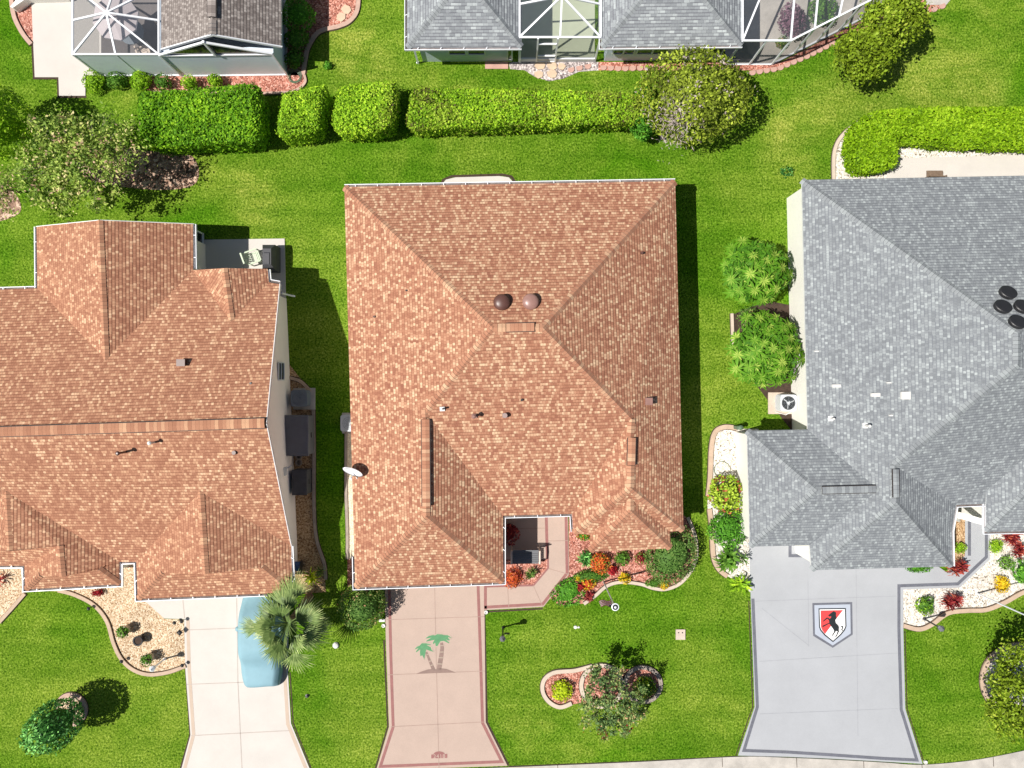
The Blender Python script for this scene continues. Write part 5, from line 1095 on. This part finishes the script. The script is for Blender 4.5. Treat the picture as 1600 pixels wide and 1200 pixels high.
# grill and chair on the patio
gr_ = empty('barbecue', G(429,407), 'barbecue under a charcoal cover on the small white patio', 'barbecue'); c = G(429,407); m = MB()
m.box((c.x, c.y, .45), (.62,1.22,.9), taper=.98); m.build('cart', M['dgrey'], gr_); m = MB(); m.box((c.x, c.y, 1.03), (.62,1.22,.3), taper=.62); m.box((c.x, c.y-.1, 1.2), (.30,.62,.05), taper=.8); m.build('hood', M['dgrey'], gr_)
for dy in (-.5,.5): 
    m = MB(); m.tube([(c.x-.33, c.y+dy, .09), (c.x-.27, c.y+dy, .09)], [.09,.09], 12); m.build('wheel', M['black'], gr_)
def chair(c, rz, mat, label, name='garden_chair'):
    root = empty(name, c, label, 'chair'); R = Matrix.Rotation(rz, 3, 'Z'); T_ = lambda x, y, z_: Vector(c)+R @ Vector((x, y, z_))
    m = MB(); 
    for i in range(7): y = -.24+i*.075; m.bar(T_(-.26,y,.42), T_(.26,y,.42), .055, .025)
    m.build('seat', mat, root); m = MB(); 
    for i in range(6): x = -.22+i*.088; m.bar(T_(x,.24,.42), T_(x*1.1,.42,.95), .055, .02)
    m.bar(T_(-.27,.43,.97), T_(.27,.43,.97), .07, .03); m.build('backrest', mat, root)
    for sx in (-1,1):
        m = MB(); m.bar(T_(sx*.3,-.26,.62), T_(sx*.3,.32,.66), .07, .03); m.build('armrest', mat, root)
        for sy in (-.26,.26): m = MB(); m.bar(T_(sx*.3,sy,0), T_(sx*.29,sy,.63), .05); m.build('leg', mat, root)
    return root
chair(G(402,404), math.pi/2+.35, M['chairg'], 'pale green slatted chair left of the covered barbecue')
# sliding door and rail under the right eave of the left house's north wing
m = MB(); dx = 316
lw = empty('screen_door', G(dx,385), 'white framed glass door under the eave beside the small patio', 'door')
m = MB()
for y in (366,384,402,419): m.bar(G(dx+2,y,0), G(dx+2,y,2.1), .07)
for zz in (.05,1.0,2.1): m.bar(G(dx+2,366,zz), G(dx+2,419,zz), .07)
m.build('frame', M['white'], lw); m = MB(); m.face([G(dx+1,366,.1),G(dx+1,419,.1),G(dx+1,419,2.1),G(dx+1,366,2.1)]); m.build('glass', M['glass'], lw)
m = MB(); m.bar(P(440,458,2.4), G(457,463,.3), .08, .06); m.bar(G(457,463,.3), G(461,463,.05), .08, .06); tag(m.build('downspout', M['white'], loc=G(457,463,.3)), 'slanting white downspout at the top corner of the cream gable wall', 'downspout')

# satellite dish
sp, sn = on_roof('M', 558, 748); ds = empty('satellite_dish', sp, 'white oval satellite dish on the left edge of the orange-brown roof', 'satellite dish'); m = MB()
cd = P(553,734,3.15); axis = Vector((-.28,-.82,.52)).normalized(); e1 = axis.orthogonal().normalized(); Mx = Matrix((Vector((1,0,0)), Vector((0,1,0)), axis)).transposed()
q_ = axis.to_track_quat('Z','Y').to_matrix(); m.lathe(cd, [(.01,.0),(.2,.02),(.36,.07),(.45,.12),(.455,.125),(.36,.085),(.2,.035),(.01,.015)], 24, M=q_, sx=1.05, sy=.92); m.build('dish', M['white'], ds, smooth=True)
m = MB(); m.tube([sp, cd-axis*.06], [.025,.025], 8); m.build('mast', M['white'], ds); m = MB(); m.bar(cd-axis*.02+Vector((0,0,-.35)), cd+axis*.45+Vector((0,0,-.25)), .035); m.box(tuple(cd+axis*.47+Vector((0,0,-.2))), (.1,.08,.14)); m.build('receiver_arm', M['acg'], ds)

# roof vents
def turbine(px, py, mat, label):
    p, n = on_roof('M', px, py); root = empty('solar_tube_vent', p, label, 'roof vent'); m = MB(); m.tube([p-Vector((0,0,.1)), p+Vector((0,0,.16))], [.27,.27], 20); m.build('collar', mat, root)
    m = MB(); m.lathe(p+Vector((0,0,.14)), [(.24,-.02),(.345,.0),(.35,.03),(.30,.09),(.18,.14),(.03,.155)], 24); m.build('dome', mat, root, smooth=True)
turbine(784,473,M['brownv'],'dark brown domed vent, left of the pair near the main ridge'); turbine(829,472,M['brownl'],'faded brown domed vent, right of the pair near the main ridge')
pipe('M',691,639,'vent_pipe','thin pale vent pipe by the hip near the left valley of the orange-brown roof',M['pvc'],.4,.04)
pipe('M',741,650,'vent_pipe','stouter vent pipe left of the half round vent on the orange-brown roof',M['brownl'],.45,.055,cap=True)
pipe('M',789,649,'half_round_vent','half round brown vent in the middle of the front roof slope',M['greyv'],.2,.11)
pipe('M',815,625,'roof_flashing','tiny dark stub above the half round vent',M['black'],.07,.05,flash=False); pipe('M',585,495,'roof_flashing','tiny dark stub on the left slope of the orange-brown roof',M['brownv'],.1,.05,flash=False)
pipe('M',635,454,'roof_flashing','tiny dark mark near the upper left hip of the orange-brown roof',M['black'],.07,.04,flash=False)
pipe('M',1002,505,'vent_pipe','short pipe on the right slope level with the ridge',M['brownv'],.1,.035,flash=False); pipe('M',1002,396,'vent_pipe','short brown pipe on the upper right slope of the orange-brown roof',M['brownv'],.2,.06,flash=False)
def boxvent(key, px, py, s, h, mat, label, s2=None, name='box_vent'):
    p, n = on_roof(key, px, py); m = MB(); m.box((p.x, p.y, p.z+h/2-.05), (s, s2 or s, h+.1)); m.box((p.x, p.y, p.z+h+.02), (s*1.15, (s2 or s)*1.15, .04)); return tag(m.build(name, mat, loc=p), label, 'roof vent')
boxvent('M',1012,627,.28,.3,M['brownl'],'square pinkish box vent on the right slope of the orange-brown roof')
boxvent('L',286,567,.32,.22,M['brownv'],'dark box vent on the north slope of the terracotta roof', .26)
pipe('L',197,706,'vent_pipe','taller vent pipe with long shadow on the terracotta roof, left of two',M['brownv'],.7,.05,cap=True); pipe('L',242,691,'vent_pipe','vent pipe with long shadow on the terracotta roof, right of two',M['pvc'],.5,.045,cap=True)
pipe('L',367,707,'half_round_vent','small round dark vent near the right rake of the terracotta roof',M['brownv'],.15,.09); pipe('L',392,599,'roof_flashing','tiny dark mark just above the long ridge of the terracotta roof',M['black'],.06,.05,flash=False)
for x, y, w, d_, lab in ((1306,603,.40,.14,'white flat vent, leftmost on the grey roof'),(1367,617,.42,.16,'white flat vent left of the square one on the grey roof'),(1414,618,.42,.34,'white square vent in the middle of the grey roof'),(1388,598,.2,.06,'tiny white stub above the flat vents on the grey roof'),(1391,649,.16,.07,'tiny white stub below the square vent on the grey roof'),(1275,549,.2,.06,'tiny white stub near the left eave of the grey roof')):
    boxvent('R', x, y, w*.82, .06, M['pvc'], lab, d_*.85, 'flat_vent')
pipe('R',1298,654,'vent_pipe','white vent pipe, left of two on the grey roof',M['pvc'],.35,.05); pipe('R',1352,665,'vent_pipe','white vent pipe with round shadow, right of two on the grey roof',M['pvc'],.45,.065)
for x, y, lab in ((1573,459,'black round roof disc, topmost of the cluster'),(1565,481,'black round roof disc, leftmost of the cluster'),(1596,481,'black round roof disc cut by the right border'),(1588,505,'black round roof disc, lowest of the cluster')):
    p, n = on_roof('R', x, y); q_ = n.to_track_quat('Z','Y').to_matrix(); m = MB(); m.lathe(p, [(.28,-.02),(.33,.0),(.34,.16),(.31,.19),(.2,.20),(.02,.20)], 28, M=q_ @ Matrix.Rotation(.45,3,'Z').transposed(), sx=1.06, sy=.86); tag(m.build('roof_disc', M['black'], loc=p, smooth=False), lab, 'roof vent', 'round black discs on the grey roof')

# lamp posts and poles
def lamp(base, h, mat, label, sign=True, name='lamp_post', headmat=None, cross=None):
    b = G(*base); root = empty(name, b, label, 'lamp post'); m = MB(); m.tube([b, b+Vector((0,0,.12)), b+Vector((0,0,.14)), b+Vector((0,0,h))], [.07,.07,.04,.035], 10)
    if cross: m.bar(b+Vector((0,0,h*.72)), b+Vector((.3,0,h*.72)), .03)
    m.build('post', mat, root); t = b+Vector((0,0,h)); m = MB()
    if cross: m = MB(); m.box((b.x+.2, b.y, h*.72-.12), (.26,.02,.2)); m.build('name_plate', mat, root)
    m = MB(); m.lathe(t, [(.05,0),(.09,.04),(.13,.28),(.15,.29),(.05,.40),(.02,.45)], 6)
    for k in range(6): a = k*math.pi/3; m.bar(t+Vector((.09*math.cos(a),.09*math.sin(a),.04)), t+Vector((.135*math.cos(a),.135*math.sin(a),.28)), .015)
    m.build('lantern', headmat or mat, root)
    m = MB(); m.lathe(t+Vector((0,0,.06)), [(.085,0),(.135,.20)], 6); m.build('lantern_glass', M['acg'], root); return root
lamp((786,980), 1.45, M['black'], 'black lamp post on the lawn right of the pink drive', cross=True, headmat=M['mgrey'])
lamp((258,1029), 1.1, M['white'], 'white lamp post in the tan gravel at the left front bed', headmat=M['white'])
lamp((1443.5,966.5), 1.3, M['black'], 'black lamp post on the white rocks by the grey drive', headmat=M['mgrey'])
fp = empty('flagpole', G(1526,927), 'tall white flagpole on the white rock bed leaning out at the right border', 'flagpole'); b = G(1526,927); m = MB(); m.tube([b, b+Vector((0,0,5.5))], [.04,.025], 10); m.build('pole', M['white'], fp); m = MB(); m.lathe(b+Vector((0,0,5.5)), [(.02,0),(.06,.05),(.06,.08),(.01,.13)], 12); m.build('finial', M['white'], fp)
# flagpole in the flower bed
b = G(943,909); fp = empty('flagpole', b, 'thin grey flagpole with flag and round solar light in front of the middle house', 'flagpole'); m = MB(); m.tube([b, b+Vector((0,0,2.4)), b+Vector((0,0,4.25))], [.035,.03,.022], 10); m.build('pole', M['acg'], fp)
t = b+Vector((0,0,4.25)); m = MB(); m.lathe(t, [(.02,0),(.16,.04),(.165,.07),(.12,.085)], 24); m.build('solar_light', M['white'], fp); m = MB(); m.lathe(t+Vector((0,0,.086)), [(.125,0),(.12,.008)], 24); m.build('solar_panel', M['ink'], fp); m = MB(); m.lathe(t+Vector((0,0,.09)), [(.05,0),(.05,.03),(.01,.05)], 14); m.build('finial', M['white'], fp)
fl = MB(); z1, z0 = 4.05, 3.0; st = 9
for k in range(st):
    za, zb_ = z1-(z1-z0)*k/st, z1-(z1-z0)*(k+1)/st
    for j in range(6):
        xa, xb = .03+.50*j/6, .03+.50*(j+1)/6; w_ = lambda x, zz: -.05*math.sin(x*12)-x*.35-(z1-zz)*.02
        fade = .15*(k/st)
        P4 = [(b.x-xa-fade*0, b.y+w_(xa,za), za-xa*.7), (b.x-xb, b.y+w_(xb,za), za-xb*.7), (b.x-xb, b.y+w_(xb,zb_), zb_-xb*.7), (b.x-xa, b.y+w_(xa,zb_), zb_-xa*.7)]
        fl.face(P4, 2 if (k < 3 and j < 2) else (0 if k % 2 == 0 else 1))
fo = fl.build('flag', [M['flagr'], M['ewhite'], M['flagb']], fp)
m = MB(); 
for i in range(3):
    for j in range(2): m.box((b.x-.06-.05*j, b.y-.1, 3.95-.14*i), (.022,.012,.022))
m.build('stars', M['ewhite'], fo)
# smaller lawn things
def small(name, px, py, mat, label, cat, fn):
    c = G(px, py); m = MB(); fn(m, c); return tag(m.build(name, mat, loc=c), label, cat)
r_ = empty('meter_lid', G(1063,991), 'square tan utility lid set in the lawn right of the flag', 'utility lid'); m = MB(); m.box((*G(1063,991)[:2], .03), (.46,.5,.06)); m.build('lid', M['curbw'], r_); m = MB()
for dx_ in (-3,3): m.lathe(G(1063+dx_,988,.06), [(.035,0),(.03,.008)], 10)
m.build('screw_hole', M['black'], r_)
small('white_stone', 525,1008, M['pvc'], 'white rock alone on the lawn below the fan palm', 'rock', lambda m, c: m.lathe(c, [(.12,0),(.17,.05),(.13,.12),(.04,.15)], 7))
small('sprinkler_head', 480,1087, M['black'], 'small dark sprinkler head on the lawn between the white and pink drives', 'sprinkler', lambda m, c: (m.lathe(c, [(.09,0),(.09,.05),(.04,.06),(.04,.14),(.05,.15)], 10), m.bar(c+Vector((-.1,0,.04)), c+Vector((.1,.06,.04)), .03)))
small('sprinkler_head', 899,980, M['pvc'], 'small pale sprinkler box on the lawn below the flower bed', 'sprinkler', lambda m, c: (m.lathe(c, [(.09,0),(.08,.04)], 10), m.box((c.x+.15, c.y, .02), (.1,.08,.04))))
for i, (x, y) in enumerate(((144,948),(195,1030),(288,968),(277,970),(285,985),(289,1036))):
    c = G(x, y); root = empty('path_light', c, ['path light at the top of the S shaped edging','path light at the bottom curve of the S shaped edging','path light where the slanted slab meets the white drive','low box light beside the slanted slab corner','dark diamond shaped light on the left edge of the white drive','path light at the lower end of the tan gravel beside the drive'][i], 'garden light', 'small garden lights of the left front bed')
    m = MB(); m.tube([c, c+Vector((0,0,.32))], [.014,.014], 6); m.build('stake', M['black'], root); m = MB()
    m.lathe(c+Vector((0,0,.3)), [(.04,0),(.10,.03),(.09,.05),(.02,.10)], 6 if i != 4 else 4, sx=1.6 if i == 4 else 1, sy=1.6 if i == 4 else 1); m.build('lamp_head', M['black'], root)
for x, y, lab in ((759.5,956,'round white post cap where the pink walk meets the drive'),(599.5,977,'round white cap left of the pink drive below the shrub'),(1445,1190,'small white cap at the bottom right corner of the grey drive')):
    small('post_cap', x, y, M['pvc'], lab, 'post cap', lambda m, c: (m.lathe(c, [(.09,0),(.09,.10),(.055,.10),(.05,.05)], 14)))
small('downspout_block', 597,969, M['pvc'], 'white splash block at the foot of the garage shrub', 'splash block', lambda m, c: m.box((c.x, c.y, .04), (.28,.12,.08)))
# bench on the porch
c = G(821,866,.035); bn = empty('bench', c, 'grey seated bench with pale wooden arms on the entry porch', 'bench'); T_ = lambda x, y, zz: c+Vector((x, y, zz))
m = MB()
for i in range(6): m.bar(T_(-.62,-.3+i*.1,.45), T_(.62,-.3+i*.1,.45), .09, .04)
m.build('seat', M['shade'], bn); m = MB()
for i in range(5): m.bar(T_(-.62,.28+.03*i,.55+.1*i), T_(.62,.28+.03*i,.55+.1*i), .03, .085)
m.build('backrest', M['shade'], bn)
for sx in (-1, 1):
    m = MB(); m.tube([T_(sx*.68,-.34,.05), T_(sx*.68,-.36,.4), T_(sx*.68,-.3,.66), T_(sx*.68,0,.7), T_(sx*.68,.34,.68)], [.035,.035,.045,.05,.045], 8); m.build('armrest', M['oak'], bn)
    for y in (-.3,.34): m = MB(); m.bar(T_(sx*.66,y,0), T_(sx*.66,y,.5 if y < 0 else .98), .06); m.build('leg', M['oak'], bn)
# flagstones and edging bricks
def stone(px, py, r, label, grp=None):
    c = G(px, py); m = MB(); n = random.choice((5,6,6,7)); a0 = random.random(); pts = [(c.x+r*random.uniform(.8,1.15)*math.cos(a0+2*math.pi*k/n), c.y+r*random.uniform(.75,1.1)*math.sin(a0+2*math.pi*k/n)) for k in range(n)]
    m.prism(pts, 0, .06); tag(m.build('flagstone', M['flag'], loc=c), label, 'flagstone', grp)
for x, y, r, lab in ((542,16,.26,'upper sand flagstone on the red mulch by the taupe roofed house'),(533,27,.24,'lower sand flagstone on the red mulch by the taupe roofed house'),(844,103,.26,'flagstone at upper left before the middle lanai door'),(863,103,.26,'pale flagstone at upper right before the middle lanai door'),(842,117,.24,'flagstone at lower left before the middle lanai door'),(863,116,.26,'flagstone at lower right before the middle lanai door'),(877,104,.2,'small flagstone right of the pale one at the middle lanai')):
    stone(x, y, r, lab, 'flagstones')
def brickrun(pts, lab, grp):
    P_ = [G(*p) for p in pts]; tot = sum((P_[i+1]-P_[i]).length for i in range(len(P_)-1)); n = int(tot/.33); proto = None
    L = 0; i = 0; acc = 0
    for k in range(n):
        s = (k+.5)*tot/n
        acc = 0
        for i in range(len(P_)-1):
            l = (P_[i+1]-P_[i]).length
            if acc+l >= s: break
            acc += l
        d = (P_[i+1]-P_[i]).normalized(); c = P_[i]+d*(s-acc)
        if proto is None:
            m = MB(); arc_ = [(-.15,-.02)]+[(.15*math.cos(a*math.pi/6+math.pi), .0+.13*math.sin(a*math.pi/6+math.pi)) for a in range(1,6)]+[(.15,-.02),(.15,.1),(-.15,.1)]
            m.prism(arc_, 0, .07); o = m.build('edging_brick', M['brickp']); proto = o
        else: o = proto.copy(); COL.objects.link(o)
        o.location = c; o.rotation_euler = (0,0,math.atan2(d.y, d.x)); tag(o, lab, 'edging brick', grp)
brickrun([(937,106),(970,108),(1040,106)], 'scalloped rose brick in the row between the middle lanai and the big round bush', 'scalloped edging bricks left of the round bush')
brickrun([(1170,115),(1215,108),(1262,88),(1305,66)], 'scalloped rose brick in the row under the slanted lanai screen', 'scalloped edging bricks below the slanted screen')
brickrun([(1440,22),(1462,14),(1478,8)], 'scalloped rose brick at the tiny patio corner near the top right tree', 'scalloped edging bricks at the top right')
brickrun([(886,111),(905,107),(925,103)], 'rose brick bordering the pebbles right of the lanai flagstones', 'edging bricks at the pebble strip')

# ---------------------------------------------------------------- screened lanais
def lanai(name, label, top, walls, beams, zt, wallz=0, w=.078):
    """top: list of roof polygons (world pts); walls: list of (a,b) plan points; beams: list of (p,q)"""
    root = empty(name, (sum((Vector(a) for a, b in walls), Vector())/len(walls)), label, 'lanai')
    m = MB()
    for a, b in beams: m.bar(a, b, w, w)
    m.build('frame', M['white'], root)
    m = MB()
    for f in top: m.face(f)
    m.build('roof_screen', M['screen'], root)
    if walls:
        m = MB()
        for a, b in walls:
            a = Vector(a); b = Vector(b); m.face([a+Vector((0,0,.1)), b+Vector((0,0,.1)), b+Vector((0,0,zt)), a+Vector((0,0,zt))])
        m.build('wall_screen', M['screen2'], root)
    return root
# left one (pyramid roof)
z = 2.4; q1=G(157,117.5,z); q2=G(283,117.5,z); q3=G(283,18,z); q4=G(157,18,z); ap=G(218,67,3.1)
mid = lambda a, b: (a+b)/2
nb = [(q1,q2),(q2,q3),(q3,q4),(q4,q1)]+[(ap, v) for v in (q1,q2,q3,q4,mid(q1,q2),mid(q2,q3),mid(q3,q4),mid(q4,q1))]+[(v, Vector((v.x,v.y,0))) for v in (q1,q4)]
la = lanai('lanai', 'screened lanai with white pyramid frame over a taupe umbrella, top left', [[q1,q2,ap],[q2,q3,ap],[q3,q4,ap],[q4,q1,ap]], [(G(157,117.5),G(157,18))], nb, z)
m = MB(); m.face([G(157.5,118.2,.1), G(283,118.2,.1), G(283,118.2,2.33), G(157.5,118.2,2.33)]); fp_ = m.build('frosted_panels', M['wallp'], la)
m = MB(); m.bar(G(157,118.4,.06), G(283,118.4,.06), .08, .12)
for x in (220,): m.bar(G(x,118.4,.1), G(x,118.4,2.33), .02, .02)
m.build('sill_rail', M['white'], la)
c = G(190,55,.05); c = P(178,25,2.35); c.z = 0; um = empty('patio_umbrella', c, 'open taupe octagonal umbrella inside the top left lanai', 'umbrella'); m = MB(); R0 = 1.08; at_ = Vector((c.x, c.y, 2.62))
for k in range(8):
    a, b_2 = (k+.3)*math.pi/4, (k+1.3)*math.pi/4; p1 = Vector((c.x+R0*math.cos(a), c.y+R0*math.sin(a), 2.22)); p2 = Vector((c.x+R0*math.cos(b_2), c.y+R0*math.sin(b_2), 2.22)); mm_ = (p1+p2)/2
    m.face([at_, p1, mm_], tone=.4); m.face([at_, mm_, p2])
    m.face([p1, p1-Vector((0,0,.1)), mm_-Vector((0,0,.1)), mm_]); m.face([mm_, mm_-Vector((0,0,.1)), p2-Vector((0,0,.1)), p2])
m.build('canopy', M['umb'], um); m = MB(); m.tube([c+Vector((0,0,.05)), c+Vector((0,0,2.68))], [.03,.03], 8)
m.build('pole', M['mgrey'], um); m = MB()
for k in range(8): a = (k+.3)*math.pi/4; m.bar(at_-Vector((0,0,.03)), Vector((c.x+R0*math.cos(a), c.y+R0*math.sin(a), 2.19)), .02)
m.build('ribs', M['mgrey'], um); m = MB(); m.lathe(c+Vector((0,0,.05)), [(.28,0),(.26,.06),(.06,.1)], 16); m.build('base', M['mgrey'], um)
tb = empty('patio_table', c+Vector((0,0,.046)), 'round glass patio table under the taupe umbrella', 'table'); m = MB(); m.lathe(c+Vector((0,0,.72)), [(.6,0),(.6,.03)], 24); m.build('table_top', M['acd'], tb)
for k in range(4): a = k*math.pi/2+.7; m = MB(); m.bar(c+Vector((.5*math.cos(a),.5*math.sin(a),.05)), c+Vector((.4*math.cos(a),.4*math.sin(a),.72)), .04); m.build('leg', M['mgrey'], tb)
chair(G(232,86,.046), 3.5, M['cush'], 'beige patio chair below the taupe umbrella', 'patio_chair'); chair(G(262,50,.046), -1.3, M['cush'], 'beige patio chair right of the taupe umbrella', 'patio_chair')
# middle one
z = 2.65; q1=G(811,96,z); q2=G(929,96,z); q3=G(929,-20,z); q4=G(811,-20,z); ap=G(871,48,3.4); ap2=G(871,-20,3.4)
nb = [(q1,q2),(q2,q3),(q4,q1)]+[(ap, v) for v in (q1,q2,mid(q1,q2),G(811,48,z),G(929,48,z))]+[(ap,ap2)]+[(v, Vector((v.x,v.y,0))) for v in (q1,q2)]+[(G(811,96,.35),G(929,96,.35))]
la = lanai('lanai', 'screened lanai with pale green floor between the two grey hip roofs', [[q1,q2,ap],[q2,G(929,48,z),ap],[G(811,48,z),q1,ap],[G(929,48,z),q3,ap2,ap],[q4,G(811,48,z),ap,ap2]], [(G(811,96),G(929,96))], nb, z)
m = MB(); m.box((*G(870,96.5)[:2], .17), (118/SC, .06, .34)); m.build('knee_panel', M['acg'], la)
m = MB(); 
for x in (838,867): m.bar(G(x,97.5,0), G(x,97.5,z), .07)
for zz in (.12,.75,2.05): m.bar(G(838,97.5,zz), G(867,97.5,zz), .07)
m.build('screen_door', M['white'], la)
# right one with slanted side
z = 2.65; q1=G(1135,101,z); q2=G(1205,101,z); q3=G(1345,30,z); q4=G(1420,-30,z); q5=G(1135,-60,z); r1=G(1200,-60,3.0); r2=G(1300,-60,3.0); r3=G(1380,-60,2.8)
nb = [(q1,q2),(q2,q3),(q3,q4),(q1,q5),(q1,r1),(q2,G(1215,-60,3.0)),(mid(q2,q3),r2),(q2.lerp(q3,.25),G(1250,-60,3.0)),(q3,r3)]+[(v, Vector((v.x,v.y,0))) for v in (q1,q2,mid(q2,q3),q2.lerp(q3,.25),q2.lerp(q3,.75),q3,mid(q1,q2))]
nb += [(G(1135,101,.06),G(1205,101,.06)),(G(1205,101,.06),G(1345,30,.06))]
lanai('lanai', 'screened lanai with slanted side and purple bush, right of the grey hip roofs', [[q1,q2,r1,q5],[q2,q3,r2,r1],[q3,q4,r3,r2]], [(G(1135,101),G(1205,101)),(G(1205,101),G(1345,30)),(G(1345,30),G(1420,-30))], nb, z)
shrub(1238,32,20,1.3, M['l_purple'], 'purple leaved bush inside the slanted lanai', 'bush', size=.13, ry=26); shrub(1285,14,22,1.0, M['l_mid'], 'green bush inside the slanted lanai at the top edge', 'bush', size=.13)
shrub(1222,66,9,.5, M['l_mix'], 'small plant inside the slanted lanai corner', 'plant', size=.1)
# low white wall at the top left slab
m = MB(); m.prism(wpts([(20,-20),(112,-20),(112,4),(50,6),(30,20),(26,18),(40,2),(20,0)]), 0, .5); tag(m.build('low_wall', M['wallw']), 'low white wall at the top edge beside the pale slab', 'wall')
# hose on the white rocks and coil at the mulch corner
m = MB(); c = G(1128,735); m.tube([(c.x+.4*math.cos(t*.4), c.y+.42*math.sin(t*.4)+.05*t*.1, .05) for t in range(13)], [.014]*13, 5); tag(m.build('garden_hose', M['hose'], loc=c), 'loop of thin hose on the white rocks', 'hose')
m = MB(); c = G(461,120); m.tube([(c.x+(.22+.012*t*.3)*math.cos(t*.5), c.y+(.22+.012*t*.3)*math.sin(t*.5), .04+.002*t) for t in range(44)], [.016]*44, 5); tag(m.build('garden_hose', M['hose'], loc=c), 'coiled hose at the corner of the taupe roofed house', 'hose')
m = MB(); m.box((*G(1036,213)[:2], .2), (.42,.34,.4), .3, taper=.9); m.box((*G(1036,213)[:2], .42), (.46,.38,.05), .3); tag(m.build('utility_box', M['dgrey'], loc=G(1036,213)), 'dark utility box at the lower left foot of the big round bush', 'utility box')
m = MB(); b = G(1150,667); m.box((b.x, b.y, .35), (.3,.16,.7), .1); m.lathe(b+Vector((0,0,.7)), [(.1,0),(.12,.1),(.03,.16)], 10); tag(m.build('valve_box', M['hose'], loc=b), 'small green backflow valve at the top corner of the white rock bed', 'valve')
# patio chair and bench seen above the grey roof
m = MB(); m.bar(G(1440,277,.45), G(1465,277,.45), .4, .04); m.bar(G(1440,281,.0), G(1440,281,.8), .05); m.bar(G(1465,281,.0), G(1465,281,.8), .05); m.bar(G(1440,282,.8), G(1465,282,.8), .05); tag(m.build('patio_bench', M['bark'], loc=G(1452,272)), 'brown bench on the concrete patio just above the grey roof', 'bench')
